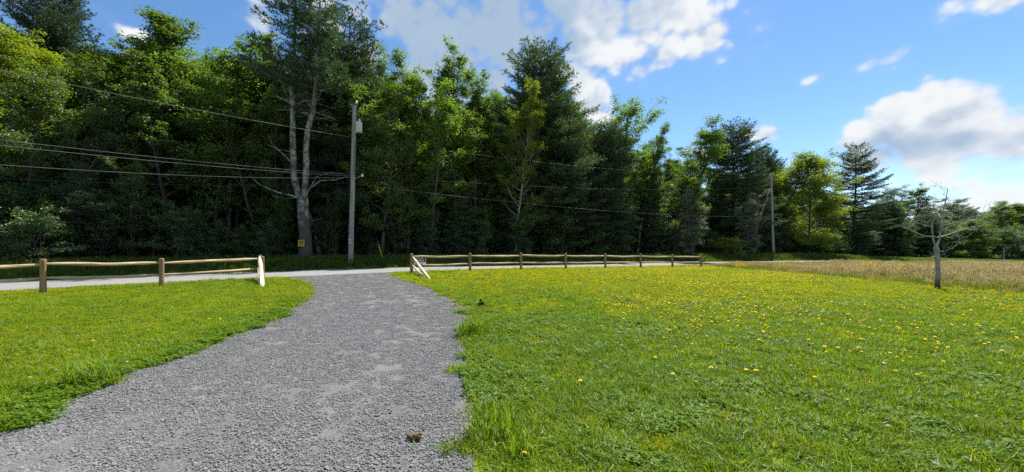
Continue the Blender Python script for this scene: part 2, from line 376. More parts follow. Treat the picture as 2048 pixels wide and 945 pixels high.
def asphalt(T, b):
    p = pos(T); n = T.noise(p, 60, 3, .7); n2 = T.noise(p, .6, 4, .55); n3 = T.noise(T.vm('MULTIPLY', p, (1, 1, 1)), 5, 4, .6)
    c = T.mix(n, C(.14, .14, .14), C(.28, .276, .268)); c = T.mix(T.m('MULTIPLY', T.ramp(n2, .4, .65), .35), c, C(.30, .295, .285)); c = T.mix(T.m('MULTIPLY', T.ramp(n3, .55, .7), .3), c, C(.14, .14, .14))
    T.put(b.inputs['Base Color'], c); bump(T, b, n, .35, .01)
MT['asphalt'] = pbr('asphalt', (.25, .25, .25), .9, asphalt, .25)
def gravel(T, b):
    p = pos(T); vo = T.new('ShaderNodeTexVoronoi'); T.put(vo.inputs['Vector'], p); vo.inputs['Scale'].default_value = 60
    vo2 = T.new('ShaderNodeTexVoronoi'); T.put(vo2.inputs['Vector'], p); vo2.inputs['Scale'].default_value = 95
    sp = T.new('ShaderNodeSeparateXYZ'); T.l.new(vo.outputs['Color'], sp.inputs[0])
    st = T.mix(sp.outputs[0], C(.085, .085, .086), C(.20, .198, .196))
    st = T.mix(T.ramp(vo.outputs['Distance'], .25, .62), st, C(.10, .10, .10))
    u = T.new('ShaderNodeUVMap').outputs[0]; su = T.new('ShaderNodeSeparateXYZ'); T.l.new(u, su.inputs[0])
    n = T.noise(p, .9, 4, .6); nn = T.noise(p, 7, 4, .65)
    def band(c0, w): return T.ramp(T.m('ABSOLUTE', T.m('SUBTRACT', T.m('ADD', su.outputs[0], T.m('MULTIPLY', T.m('SUBTRACT', n, .5), .12)), c0)), w, .0)
    tr = T.m('MAXIMUM', T.m('MAXIMUM', band(.25, .08), band(.72, .09)), band(.45, .05)); tr = T.m('MULTIPLY', tr, T.ramp(nn, .3, .62)); tr = T.m('MULTIPLY', tr, .55)
    dust = T.mix(nn, C(.145, .142, .137), C(.215, .211, .202))
    c = T.mix(tr, st, dust); c = T.mix(T.m('MULTIPLY', T.ramp(n, .42, .66), .3), c, C(.17, .168, .165))
    T.put(b.inputs['Base Color'], c); bump(T, b, T.m('SUBTRACT', T.m('MULTIPLY', vo.outputs['Distance'], -1.0), T.m('MULTIPLY', vo2.outputs['Distance'], .4)), .5, .010)
MT['gravel'] = pbr('gravel', (.2, .2, .2), .9, gravel, .25)
def stone(T, b):
    oi = T.new('ShaderNodeObjectInfo').outputs['Random']; at = T.new('ShaderNodeAttribute', attribute_name='tint').outputs['Fac']
    c = T.mix(at, C(.125, .125, .126), C(.245, .243, .240)); c = T.mix(T.ramp(at, .93, .96), c, C(.33, .325, .31))
    T.put(b.inputs['Base Color'], c)
MT['stone'] = pbr('stone', (.2, .2, .2), .75, stone, .35)
def soil(T, b):
    p = pos(T); f = T.new('ShaderNodeAttribute', attribute_name='wood').outputs['Fac']; fl = T.new('ShaderNodeAttribute', attribute_name='field').outputs['Fac']
    n = T.noise(p, 9, 5, .7); n2 = T.noise(p, .35, 4, .6); n3 = T.noise(p, 40, 3, .7)
    g = T.mix(n, C(.08, .14, .006), C(.16, .235, .010)); g = T.mix(T.m('MULTIPLY', T.ramp(n2, .4, .65), .6), g, C(.18, .21, .014)); g = T.mix(T.m('MULTIPLY', n3, .4), g, C(.06, .09, .010))
    s = T.mix(n, C(.16, .13, .06), C(.30, .235, .12)); s = T.mix(T.m('MULTIPLY', T.ramp(n2, .42, .6), .5), s, C(.11, .13, .03))
    l = T.mix(n, C(.035, .026, .016), C(.085, .062, .038))
    c = T.mix(fl, g, s); c = T.mix(f, c, l); T.put(b.inputs['Base Color'], c); bump(T, b, n, .6, .04)
MT['soil'] = pbr('soil', (.1, .1, .05), .95, soil, .1)

# ------------------------------------------------------------------ ground, road, drive
def field_w(X, Y, s):       # uncut field to the right of the lawn
    return sstep(15.3, 17.2, X) * (s < -HW)
def build_ground():
    def axis(lo, hi, fine0, fine1, step, n):
        a = np.arange(fine0, fine1 + 1e-6, step); t = np.linspace(0, 1, n + 1)[1:] ** 2.4
        return np.r_[(fine0 - (fine0 - lo) * t)[::-1], a, fine1 + (hi - fine1) * t]
    xs = axis(-2500, 2500, -50, 70, .8, 22); ys = axis(-400, 3000, -8, 75, .8, 22)
    X, Y = np.meshgrid(xs, ys); nx, ny = len(xs), len(ys); Z = gz(X, Y)
    s = road_s(X, Y)
    i, j = np.meshgrid(np.arange(nx - 1), np.arange(ny - 1)); a = (j * nx + i).ravel()
    me = mesh_np('ground', np.stack([X.ravel(), Y.ravel(), Z.ravel()], 1), np.stack([a, a + 1, a + nx + 1, a + nx], 1), None, True, mats=[MT['soil']])
    w = sstep(3.5, 6.0, s - HW) * (1 - sstep(62, 75, X) * (1 - sstep(18, 30, s)))
    me.attributes.new('wood', 'FLOAT', 'POINT').data.foreach_set('value', w.ravel().astype(np.float32))
    me.attributes.new('field', 'FLOAT', 'POINT').data.foreach_set('value', field_w(X, Y, s).ravel().astype(np.float32))
    tag(link('ground', me), kind='structure')
build_ground()
def strip(name, A, B, m, lift, nv, mt, uv=True):
    t = np.linspace(0, 1, nv); n = len(A)
    X = A[:, 0, None] * (1 - t) + B[:, 0, None] * t; Y = A[:, 1, None] * (1 - t) + B[:, 1, None] * t; Z = gz(X, Y) + lift(t)[None, :]
    i, j = np.meshgrid(np.arange(nv - 1), np.arange(n - 1)); a = (j * nv + i).ravel(); Q = np.stack([a, a + 1, a + nv + 1, a + nv], 1)
    me = mesh_np(name, np.stack([X.ravel(), Y.ravel(), Z.ravel()], 1), Q, None, True, mats=[MT[mt]])
    l = me.uv_layers.new(name='UVMap'); U = np.stack([np.tile(t, (n, 1)).ravel(), np.repeat(np.linspace(0, 1, n), nv)], 1)
    l.data.foreach_set('uv', U[Q.ravel()].astype(np.float32).ravel())
    return tag(link(name, me), kind='structure')
strip('gravel_driveway', LEr, REr, None, lambda t: .012 + .02 * np.sin(t * math.pi), 15, 'gravel')
rsel = slice(0, len(RC), 2)
strip('road', RC[rsel] + RN[rsel] * HW, RC[rsel] - RN[rsel] * HW, None, lambda t: .036 + .03 * np.sin(t * math.pi), 9, 'asphalt')

# ------------------------------------------------------------------ scatter (uncountable ground cover: one object each)
def scatter(name, P, rot, scl, idx, sources, label, cat):
    """one object whose geometry nodes set a small mesh on every point"""
    c = bpy.data.collections.new('source_' + name)
    for k, me in enumerate(sources):
        o = bpy.data.objects.new('%s_source_%02d' % (name, k), me); c.objects.link(o)
    me = bpy.data.meshes.new(name); me.vertices.add(len(P)); me.vertices.foreach_set('co', np.asarray(P, np.float32).ravel())
    me.attributes.new('rot', 'FLOAT_VECTOR', 'POINT').data.foreach_set('vector', np.asarray(rot, np.float32).ravel())
    me.attributes.new('scl', 'FLOAT_VECTOR', 'POINT').data.foreach_set('vector', np.asarray(scl, np.float32).ravel())
    me.attributes.new('idx', 'INT', 'POINT').data.foreach_set('value', np.asarray(idx, np.int32))
    ng = bpy.data.node_groups.new('scatter_' + name, 'GeometryNodeTree')
    ng.interface.new_socket('Geometry', in_out='INPUT', socket_type='NodeSocketGeometry'); ng.interface.new_socket('Geometry', in_out='OUTPUT', socket_type='NodeSocketGeometry')
    gi = ng.nodes.new('NodeGroupInput'); go = ng.nodes.new('NodeGroupOutput'); ip = ng.nodes.new('GeometryNodeInstanceOnPoints'); ci = ng.nodes.new('GeometryNodeCollectionInfo')
    ci.inputs['Collection'].default_value = c; ci.inputs['Separate Children'].default_value = True; ci.inputs['Reset Children'].default_value = True
    ip.inputs['Pick Instance'].default_value = True
    def na(n, t):
        a = ng.nodes.new('GeometryNodeInputNamedAttribute'); a.data_type = t; a.inputs[0].default_value = n; return a.outputs[0]
    L = ng.links.new
    L(gi.outputs[0], ip.inputs['Points']); L(ci.outputs[0], ip.inputs['Instance']); L(na('idx', 'INT'), ip.inputs['Instance Index'])
    L(na('rot', 'FLOAT_VECTOR'), ip.inputs['Rotation']); L(na('scl', 'FLOAT_VECTOR'), ip.inputs['Scale']); L(ip.outputs[0], go.inputs[0])
    o = link(name, me); md = o.modifiers.new('scatter', 'NODES'); md.node_group = ng
    return tag(o, label, cat, kind='stuff')

def blades(rng, n, rad, h0, h1, w, lean, mt, curl=.5, seg=2):
    """a clump of grass blades"""
    V = []; Q = []; T = []; tint = []; k = 0
    a = rng.uniform(0, 2 * math.pi, n); r = rad * np.sqrt(rng.uniform(0, 1, n)); h = rng.uniform(h0, h1, n); az = rng.uniform(0, 2 * math.pi, n); ln = np.abs(rng.normal(0, lean, n)) + lean * .3
    QT, TT = [], []
    for i in range(n):
        p = np.array([r[i] * math.cos(a[i]), r[i] * math.sin(a[i]), 0]); d = np.array([math.cos(az[i]), math.sin(az[i]), 0]); sd = np.array([-d[1], d[0], 0]) * w * rng.uniform(.7, 1.3) / 2
        H = h[i]; m = p + d * H * ln[i] * .35 + np.array([0, 0, H * .55]); e = p + d * H * (ln[i] * (.8 + curl)) + np.array([0, 0, H * (1 - .3 * min(ln[i], 1.2))])
        V += [p - sd, p + sd, m + sd * .85, m - sd * .85, e]; Q.append((k, k + 1, k + 2, k + 3)); T.append((k + 3, k + 2, k + 4)); k += 5
        c = rng.uniform(0, 1); QT.append(c); TT.append(min(1, c + .15))
    return mesh_np('blades', V, Q, T, False, QT + TT, [MT[mt]])
def clover_mesh(rng, n, rad, mt='clover'):
    V = []; Q = []; tint = []; k = 0
    for i in range(n):
        a = rng.uniform(0, 6.28); r = rad * math.sqrt(rng.uniform()); z = rng.uniform(.02, .065); c = np.array([r * math.cos(a), r * math.sin(a), z]); s = rng.uniform(.010, .018); r0 = rng.uniform(0, 6.28); t0 = rng.normal(0, .25, 2); cc = rng.uniform()
        for j in range(3):
            b = r0 + j * 2.094; d = np.array([math.cos(b), math.sin(b), t0[0] * math.cos(b) + t0[1] * math.sin(b)]); e = np.array([-d[1], d[0], .1])
            V += [c, c + (d * .9 + e * .75) * s, c + d * 1.9 * s, c + (d * .9 - e * .75) * s]; Q.append((k, k + 1, k + 2, k + 3)); k += 4; tint.append(cc)
    return mesh_np('clover', V, Q, None, False, tint, [MT[mt]])
def seedgrass(rng, n, rad, h0, h1, mt, head=True):
    """tall uncut grass with feathery seed heads"""
    V = []; Q = []; T = []; qt = []; tt = []; k = 0
    for i in range(n):
        a = rng.uniform(0, 6.28); r = rad * math.sqrt(rng.uniform()); H = rng.uniform(h0, h1); az = rng.uniform(0, 6.28); ln = abs(rng.normal(0, .22)); d = np.array([math.cos(az), math.sin(az), 0]); sd = np.array([-d[1], d[0], 0]) * .006
        p = np.array([r * math.cos(a), r * math.sin(a), 0]); m = p + d * H * ln * .4 + np.array([0, 0, H * .6]); e = p + d * H * ln + np.array([0, 0, H]); c = rng.uniform()
        V += [p - sd, p + sd, m + sd, m - sd, e + sd * .4, e - sd * .4]; Q += [(k, k + 1, k + 2, k + 3), (k + 3, k + 2, k + 4, k + 5)]; qt += [c, c]; k += 6
        if head and rng.uniform() < .8:
            for q in range(4):
                f = rng.uniform(.72, 1.0); b = m + (e - m) * ((f - .6) / .4); g = rng.uniform(0, 6.28); o = np.array([math.cos(g) * .035, math.sin(g) * .035, rng.uniform(.03, .075)]); w = np.array([-math.sin(g), math.cos(g), 0]) * .012
                V += [b, b + o * .5 + w, b + o, b + o * .5 - w]; Q.append((k, k + 1, k + 2, k + 3)); qt.append(min(1, c + .25)); k += 4
        else:
            w = sd * 1.3; b = p + d * .1 * H + np.array([0, 0, H * .35]); t = b + d * H * .3 + np.array([0, 0, H * .12]); V += [p - w, p + w, b + w, b - w, t]; Q.append((k, k + 1, k + 2, k + 3)); T.append((k + 3, k + 2, k + 4)); qt.append(c); tt.append(c); k += 5
    return mesh_np('seedgrass', V, Q, T if T else None, False, qt + tt, [MT[mt]])
def rand_pts(rng, x0, x1, y0, y1, dens):
    n = int((x1 - x0) * (y1 - y0) * dens); return np.stack([rng.uniform(x0, x1, n), rng.uniform(y0, y1, n)], 1)
def in_view(P, m=1.55, b=2.0): return (np.abs(P[:, 0]) < m * P[:, 1] + b)
def vnoise(P, scale, seed):
    r = np.random.default_rng(seed); k = r.normal(0, 1, (7, 2)) * scale; ph = r.uniform(0, 6.28, 7); return np.sin(P @ k.T + ph).mean(1) * 1.9
def edge_jitter(P, amp): return P + np.stack([vnoise(P, 5.5, 1), vnoise(P, 5.5, 2)], 1) * amp * .5 + np.stack([vnoise(P, 17, 3), vnoise(P, 17, 4)], 1) * amp * .5
def put(rng, P, smin, smax, zs=None, tilt=.12):
    n = len(P); z = gz(P[:, 0], P[:, 1]); s = rng.uniform(smin, smax, n)
    rot = np.stack([rng.normal(0, tilt, n), rng.normal(0, tilt, n), rng.uniform(0, 6.28, n)], 1)
    return np.stack([P[:, 0], P[:, 1], z], 1), rot, s

def lawn():
    rng = np.random.default_rng(5); L = []
    for (y0, y1, dens, sc_) in [(1.0, 5.0, 240, .92), (5.0, 9.0, 150, 1.05), (9.0, 16.0, 75, 1.35), (16.0, 40.0, 32, 1.9)]:
        P = rand_pts(rng, max(-1.85 * y1 - 3, -32), min(1.7 * y1 + 2, 18.5), y0, y1, dens); P = P[in_view(P, 1.8, 3)]; s = road_s(P[:, 0], P[:, 1])
        P = P[(s < -HW - .12 - .12 * rng.uniform(0, 1, len(P)))]
        jit = rng.normal(0, .5, len(P)); P = P[P[:, 0] + jit < 16.4]
        fr = np.where(P[:, 0] > -2.5, .34, .26)[:, None]; P = P[~in_poly(P + (edge_jitter(P, 1.0) - P) * fr, DRIVE)]
        L.append((P, np.full(len(P), sc_)))
    P = np.concatenate([a for a, b in L]); S = np.concatenate([b for a, b in L])
    # mower swathes and moist hollows: deeper, longer grass mixed in by degrees
    a = vnoise(P, .45, 11) + .5 * vnoise(P, 1.6, 12) + .35 * vnoise(P, 5.0, 13); right = P[:, 0] > -2.5
    sw = np.exp(-(((P[:, 0] - 1.2) - .05 * P[:, 1] + .012 * (P[:, 1] - 6) ** 2 + .25 * vnoise(P, 1.2, 14)) / .55) ** 2) * sstep(2.5, 5, P[:, 1]) * (1 - sstep(12, 17, P[:, 1]))
    near = 1 - sstep(6, 13, P[:, 1] + .2 * np.abs(P[:, 0] - 1))
    deep = rng.uniform(0, 1, len(P)) < np.clip(np.where(right, .10 + .36 * near + .25 * a + .45 * sw, .14 + .28 * a), .03, .9)
    dn = np.min(np.stack([np.linalg.norm(P - q, axis=1) for q in resample(RE, 200)[::4]], 1), axis=1); dl = np.min(np.stack([np.linalg.norm(P - q, axis=1) for q in resample(LE, 200)[::4]], 1), axis=1)
    cn = vnoise(P, 1.3, 21) + .7 * vnoise(P, 4.5, 22) + .3 * vnoise(P, 12, 23)
    pc = np.where(right, .62 * sstep(-.1, 1.3, cn + .55 * (1 - sstep(.2, 3.0, dn))), .10 * sstep(.3, 1.2, cn) + .75 * (1 - sstep(.15, .75, dl + .22 * cn))) * (1 - sstep(8, 13, P[:, 1]))
    clov = rng.uniform(0, 1, len(P)) < pc
    g = [blades(rng, 34, .10, .045, .085, .0065, .5, 'grass') for _ in range(4)]
    dgr = [blades(rng, 36, .10, .06, .12, .0065, .55, 'grass_deep') for _ in range(3)]
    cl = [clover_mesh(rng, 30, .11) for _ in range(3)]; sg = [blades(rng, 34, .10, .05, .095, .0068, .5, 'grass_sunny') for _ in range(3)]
    sunny = rng.uniform(0, 1, len(P)) < np.clip(np.where(right, .38 + .62 * sstep(3.5, 11, P[:, 1] + .25 * P[:, 0] * (P[:, 0] > 2)), .38 + .4 * sstep(7, 14, P[:, 1])) + .28 * a, 0, 1)  # share of the painted backlit yellow rises with distance
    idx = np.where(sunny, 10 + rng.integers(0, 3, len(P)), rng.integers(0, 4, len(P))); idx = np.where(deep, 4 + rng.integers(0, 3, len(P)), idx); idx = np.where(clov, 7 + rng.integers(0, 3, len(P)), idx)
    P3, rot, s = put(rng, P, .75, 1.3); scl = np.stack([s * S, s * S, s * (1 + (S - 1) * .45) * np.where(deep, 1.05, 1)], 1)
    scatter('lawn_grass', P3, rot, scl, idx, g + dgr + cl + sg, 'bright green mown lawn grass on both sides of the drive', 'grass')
lawn()

def tall_grass():
    rng = np.random.default_rng(9)
    # uncut field at right
    P = np.concatenate([rand_pts(rng, 15.6, 34, 8, 34, 22), rand_pts(rng, 15.6, 75, 24, 58, 12), rand_pts(rng, 34, 75, 20, 34, 12), rand_pts(rng, 60, 170, 40, 80, 3)]); P = P[in_view(P, 1.5, 3)]
    s = road_s(P[:, 0], P[:, 1]); e = P[:, 0] - 16.0 + .5 * vnoise(P, .8, 3); P = P[(s < -HW - .7) & (e > 0)]; s = road_s(P[:, 0], P[:, 1]); e = P[:, 0] - 16.0
    green = (rng.uniform(0, 1, len(P)) < np.clip(1.0 - (e - .4 - 1.3 * vnoise(P, .5, 6)) / 6.0, .26, .95)) | (vnoise(P, .35, 8) > .85) | ((s > -HW - 2.4) & (rng.uniform(0, 1, len(P)) < .6))
    src = [seedgrass(rng, 26, .22, .30, .62, 'straw') for _ in range(4)] + [seedgrass(rng, 24, .2, .25, .5, 'weed', i == 0) for i in range(3)] + [seedgrass(rng, 14, .16, .42, .6, 'goldenrod')]
    idx = np.where(green, 4 + rng.integers(0, 3, len(P)), rng.integers(0, 4, len(P))); idx = np.where((e < 4.5) & (vnoise(P, .9, 17) > .75) & (rng.uniform(0, 1, len(P)) < .55), 7, idx)
    P3, rot, k = put(rng, P, .75, 1.2, tilt=.08); k *= np.where(s > -HW - 3.0, .55, 1.0) * (.45 + .5 * sstep(0, 4, e)) * (1 + .25 * vnoise(P, .7, 19)); far = np.where(P[:, 1] > 40, 1.25, 1.0)
    scatter('field_grass', P3, rot, np.stack([k * far * 1.15, k * far * 1.15, k], 1), idx, src, 'tall tan uncut field grass beyond the lawn at right', 'field grass')
    # verge on the wooded side
    U = rand_pts(rng, -45, 75, 2, 66, 16); s = road_s(U[:, 0], U[:, 1]) - HW; P = U[(s > .15) & (s < 6.5) & in_view(U, 1.5, 3)]; s = road_s(P[:, 0], P[:, 1]) - HW
    P2 = rand_pts(rng, 55, 150, 58, 125, 5); s2 = road_s(P2[:, 0], P2[:, 1]) - HW; q = (s2 > .3) & (s2 < 42) & in_view(P2, 1.45, 3); P = np.concatenate([P, P2[q]]); s = np.concatenate([s, s2[q]])
    src = [seedgrass(rng, 26, .22, .25, .55, 'verge', i < 2) for i in range(4)]
    P3, rot, k = put(rng, P, .7, 1.25, tilt=.1); k *= .42 + .6 * sstep(.2, 2.2, s); wide = np.where(P[:, 0] > 55, 1.9, 1.15)
    scatter('verge_grass', P3, rot, np.stack([k * wide, k * wide, k], 1), rng.integers(0, 4, len(P)), src, 'long green verge grass between the road and the trees', 'grass')
tall_grass()

def stones():
    rng = np.random.default_rng(3)
    ico = [(0, 0, -1), (.7236, -.5257, -.4472), (-.2764, -.8506, -.4472), (-.8944, 0, -.4472), (-.2764, .8506, -.4472), (.7236, .5257, -.4472), (.2764, -.8506, .4472), (-.7236, -.5257, .4472), (-.7236, .5257, .4472), (.2764, .8506, .4472), (.8944, 0, .4472), (0, 0, 1)]
    F = np.array([(0, 1, 2), (1, 0, 5), (0, 2, 3), (0, 3, 4), (0, 4, 5), (1, 5, 10), (2, 1, 6), (3, 2, 7), (4, 3, 8), (5, 4, 9), (1, 10, 6), (2, 6, 7), (3, 7, 8), (4, 8, 9), (5, 9, 10), (6, 10, 11), (7, 6, 11), (8, 7, 11), (9, 8, 11), (10, 9, 11)]); ico = np.array(ico)
    src = []
    for v in range(8):
        V = []; T = []; tint = []
        for i in range(58):
            a = rng.uniform(0, 6.28); r = .10 * math.sqrt(rng.uniform()); s = rng.choice([.0034, .0044, .0055, .0072, .0100], p=[.2, .28, .27, .17, .08]) * rng.uniform(.85, 1.2)
            W = ico * rng.uniform(.72, 1.2, (12, 1)) * np.array([1.25, .9, .62]) * s; e = rng.uniform(0, 6.28); tl = rng.normal(0, .4); M = np.array(Matrix.Rotation(e, 3, 'Z') @ Matrix.Rotation(tl, 3, 'X')); W = W @ M.T
            W += np.array([r * math.cos(a), r * math.sin(a), s * .3]); T.append(F + len(V) * 12); V.append(W); tint += [rng.beta(1.6, 2.2)] * 20
        src.append(mesh_np('stones', np.concatenate(V), None, np.concatenate(T), False, tint, [MT['stone']]))
    L = []
    for (y0, y1, dens, k) in [(.8, 5, 110, 1.0), (5, 9, 75, 1.12), (9, 17, 36, 1.35), (17, 26, 14, 1.6)]:
        P = rand_pts(rng, -14, 2, y0, y1, dens); P = P[in_poly(edge_jitter(P, .10), DRIVE)]; L.append((P, np.full(len(P), k)))
    P = np.concatenate([a for a, b in L]); K = np.concatenate([b for a, b in L])
    # cross position 0..1: fewer loose stones in the wheel tracks
    tl = np.min(np.stack([np.linalg.norm(P - q, axis=1) for q in LEr[::2]], 1), axis=1); tr = np.min(np.stack([np.linalg.norm(P - q, axis=1) for q in REr[::2]], 1), axis=1); v = tl / (tl + tr)
    vj = v + .035 * vnoise(P, .7, 51); track = (np.abs(vj - .25) < .035) | (np.abs(vj - .45) < .02) | (np.abs(vj - .72) < .04); K = np.where(track, K * .82, K)
    P = P[road_s(P[:, 0], P[:, 1]) < -HW]; K = K[:len(P)]
    P3, rot, s = put(rng, P, .8, 1.25, tilt=.02); tl = np.min(np.stack([np.linalg.norm(P - q, axis=1) for q in LEr[::2]], 1), axis=1); tr = np.min(np.stack([np.linalg.norm(P - q, axis=1) for q in REr[::2]], 1), axis=1); P3[:, 2] += .014 + .02 * np.sin(math.pi * tl / (tl + tr)); s = s * K
    scatter('gravel_stones', P3, rot, np.stack([s, s, s], 1), rng.integers(0, 8, len(P)), src, 'loose grey crushed stones covering the drive', 'gravel')
stones()

# ------------------------------------------------------------------ trees
def leaf_cloud(rng, Cn, Nn, size, up=.65, width=.62):
    """Cn leaf centres, Nn outward hints -> folded leaf quads"""
    n = len(Cn); nm = rng.normal(0, .6, (n, 3)); nm[:, 2] += up; nm += Nn * .45; nm /= np.linalg.norm(nm, axis=1)[:, None]
    t = rng.normal(0, 1, (n, 3)); t -= (t * nm).sum(1)[:, None] * nm; t /= np.linalg.norm(t, axis=1)[:, None]; b = np.cross(nm, t); s = size[:, None]
    V = np.stack([Cn - t * s * .5, Cn + b * s * width * .5 + nm * s * .10, Cn + t * s * .55 - nm * s * .06, Cn - b * s * width * .5 + nm * s * .10], 1).reshape(-1, 3)
    return V, np.arange(4 * n).reshape(-1, 4)
def curve_pts(o, d, L, k, rng, up=.0, wob=.08):
    p = np.array(o, float); d = np.array(d, float); out = [p.copy()]
    for i in range(k):
        d = d + np.array([rng.normal(0, wob), rng.normal(0, wob), rng.normal(0, wob) + up]); d /= np.linalg.norm(d); p = p + d * L / k; out.append(p.copy())
    return np.array(out)
def leafy(seed, H=20, base=.28, rad=4.2, nl=30, steep=(20, 70), leaves=15000, size=.24, shape='oval', clump=.55, lean=.02, stems=1, trunk_r=None):
    """broad-leaved tree: tapered trunk, limbs, twigs, leaves in clumps round the twigs"""
    rng = np.random.default_rng(seed); W = MB(); cen = []; out = []; rt = trunk_r or H * .0105
    for st in range(stems):
        a0 = rng.uniform(0, 6.28); d0 = np.array([math.cos(a0), math.sin(a0), 0]) * (0 if stems == 1 else rng.uniform(.05, .22)) + np.array([0, 0, 1.0]); Hs = H * (.97 if st == 0 else rng.uniform(.75, .95))
        tp = curve_pts((0, 0, -.15), d0, Hs, 14, rng, .02, lean); W.tube(tp, np.linspace(1, .12, 15) ** .8 * rt * np.r_[1.25, np.ones(14)], 8, True, .06, rng)
        nn = nl if stems == 1 else max(8, nl // stems + 2)
        for i in range(nn):
            f = (i + rng.uniform(0, .9)) / nn; t = base + (.99 - base) * f
            if shape == 'oval': pr = math.sin(math.pi * min(.97, .18 + .78 * f)) ** .7
            elif shape == 'spire': pr = (1 - f) ** .55 * .95 + .12
            elif shape == 'round': pr = math.sqrt(max(.02, 1 - (2 * f - .85) ** 2 / 1.4))
            else: pr = .55 + .45 * math.sin(math.pi * f)
            k = t * 14; j = min(13, int(k)); o = tp[j] + (tp[j + 1] - tp[j]) * (k - j); az = i * 2.39996 + rng.normal(0, .5) + seed; el = R(steep[0] + (steep[1] - steep[0]) * f + rng.normal(0, 9))
            L = rad * pr * rng.uniform(.65, 1.15); L = max(L, .5) / max(.45, max(.05, math.cos(el)) ** .5)
            lp = curve_pts(o, (math.cos(az) * math.cos(el), math.sin(az) * math.cos(el), math.sin(el)), L, 6, rng, .05, .10)
            r0 = rt * (1 - t * .85) * .5 + .012; W.tube(lp, np.linspace(r0, .012, 7), 5, False)
            ns = max(3, int(L * 2.1))
            for q in range(ns):
                u = rng.uniform(.28, 1.0) * 6; jj = min(5, int(u)); oo = lp[jj] + (lp[jj + 1] - lp[jj]) * (u - jj); dd = lp[jj + 1] - lp[jj]; dd /= np.linalg.norm(dd); sd = rng.normal(0, 1, 3); sd[2] = abs(sd[2]) * .5 + .1; sd /= np.linalg.norm(sd); d2 = dd * .7 + sd * .8; SL = L * rng.uniform(.16, .34) + .3
                sp = curve_pts(oo, d2 / np.linalg.norm(d2), SL, 3, rng, .03, .15); W.tube(sp, [.014, .011, .008, .005], 3, False)
                cen += [sp[2], sp[3]]; out += [d2, d2]
            cen.append(lp[-1]); out.append(lp[-1] - lp[-2])
        cen += list(tp[-3:]); out += [np.array([0, 0, .3])] * 3
    cen = np.array(cen); out = np.array(out); out /= np.linalg.norm(out, axis=1)[:, None] + 1e-6
    w = rng.gamma(2.2, 1, len(cen)); cnt = np.maximum(2, (w / w.sum() * leaves).astype(int)); ci = np.repeat(np.arange(len(cen)), cnt); n = len(ci)
    cr = (clump * rng.uniform(.6, 1.35, len(cen)))[ci]; g = rng.normal(0, .5, (n, 3)) * np.array([1, 1, .55]) * cr[:, None]
    V, Q = leaf_cloud(rng, cen[ci] + g, out[ci], size * rng.uniform(.6, 1.3, n))
    tint = np.clip(rng.uniform(0, 1, len(cen))[ci] * .7 + rng.uniform(0, .4, n), 0, 1)
    return W.mesh('trunk', True), mesh_np('crown', V, Q, None, False, tint), H
class Needles:
    def __init__(s, rng): s.rng = rng; s.c = []; s.d = []; s.k = []
    def branch(s, W, o, az, el, L, curl=.22, dens=1.0, dead=False):
        rng = s.rng; k = 7; t = np.linspace(0, 1, k + 1); h = np.array([math.cos(az), math.sin(az), 0]); side = np.array([-h[1], h[0], 0])
        P = np.array(o) + np.outer(t * L * math.cos(el), h) + np.outer(t * L * math.sin(el) + curl * L * t ** 2, (0, 0, 1)) + np.outer(np.sin(t * 3) * rng.normal(0, .06) * L, side)
        W.tube(P, np.linspace(.012 + .011 * L, .006, k + 1), 4, False)
        if dead:
            for q in range(int(L * 2)):
                u = rng.uniform(.3, 1) * k; j = min(k - 1, int(u)); p = P[j]; d = h * .6 + side * rng.choice([-1, 1]) * rng.uniform(.3, .9) + np.array([0, 0, rng.normal(0, .3)]); W.tube(curve_pts(p, d / np.linalg.norm(d), L * rng.uniform(.1, .3), 3, rng, 0, .2), [.012, .009, .006, .004], 3, False)
            return
        ns = max(3, int(L * 4.2 * dens))
        for q in range(ns):
            f = .22 + .78 * (q + rng.uniform(0, 1)) / ns; u = f * k; j = min(k - 1, int(u)); p = P[j] + (P[j + 1] - P[j]) * (u - j)
            for sg in (-1, 1):
                TL = (1.05 - .7 * f) * .36 * L * rng.uniform(.6, 1.2) + .12; d = h * rng.uniform(.5, .95) + side * sg * rng.uniform(.5, 1.0) + np.array([0, 0, rng.uniform(-.05, .35)]); d /= np.linalg.norm(d); nt = max(1, int(TL / .17))
                for i in range(nt): s.c.append(p + d * TL * (i + 1) / nt + rng.normal(0, .03, 3)); s.d.append(d + np.array([0, 0, .25])); s.k.append(f)
        for i in range(3): s.c.append(P[-1] + rng.normal(0, .05, 3)); s.d.append(h + np.array([0, 0, .5])); s.k.append(1)
    def mesh(s, n=8, ln=.23, w=.026):
        rng = s.rng; c = np.repeat(np.array(s.c), n, 0); d = np.repeat(np.array(s.d), n, 0); d /= np.linalg.norm(d, axis=1)[:, None]; m = len(c); d = d * .75 + rng.normal(0, .55, (m, 3)); d[:, 2] += .12; d /= np.linalg.norm(d, axis=1)[:, None]
        a = np.cross(d, rng.normal(0, 1, (m, 3))); a /= np.linalg.norm(a, axis=1)[:, None] + 1e-6; l = (ln * rng.uniform(.65, 1.25, m))[:, None]
        V = np.stack([c - a * w / 2, c + a * w / 2, c + d * l], 1).reshape(-1, 3); tint = np.clip(np.repeat(rng.uniform(0, 1, len(s.c)), n) * .7 + np.repeat(np.array(s.k), n) * .3, 0, 1)
        return mesh_np('crown', V, None, np.arange(3 * m).reshape(-1, 3), False, tint)
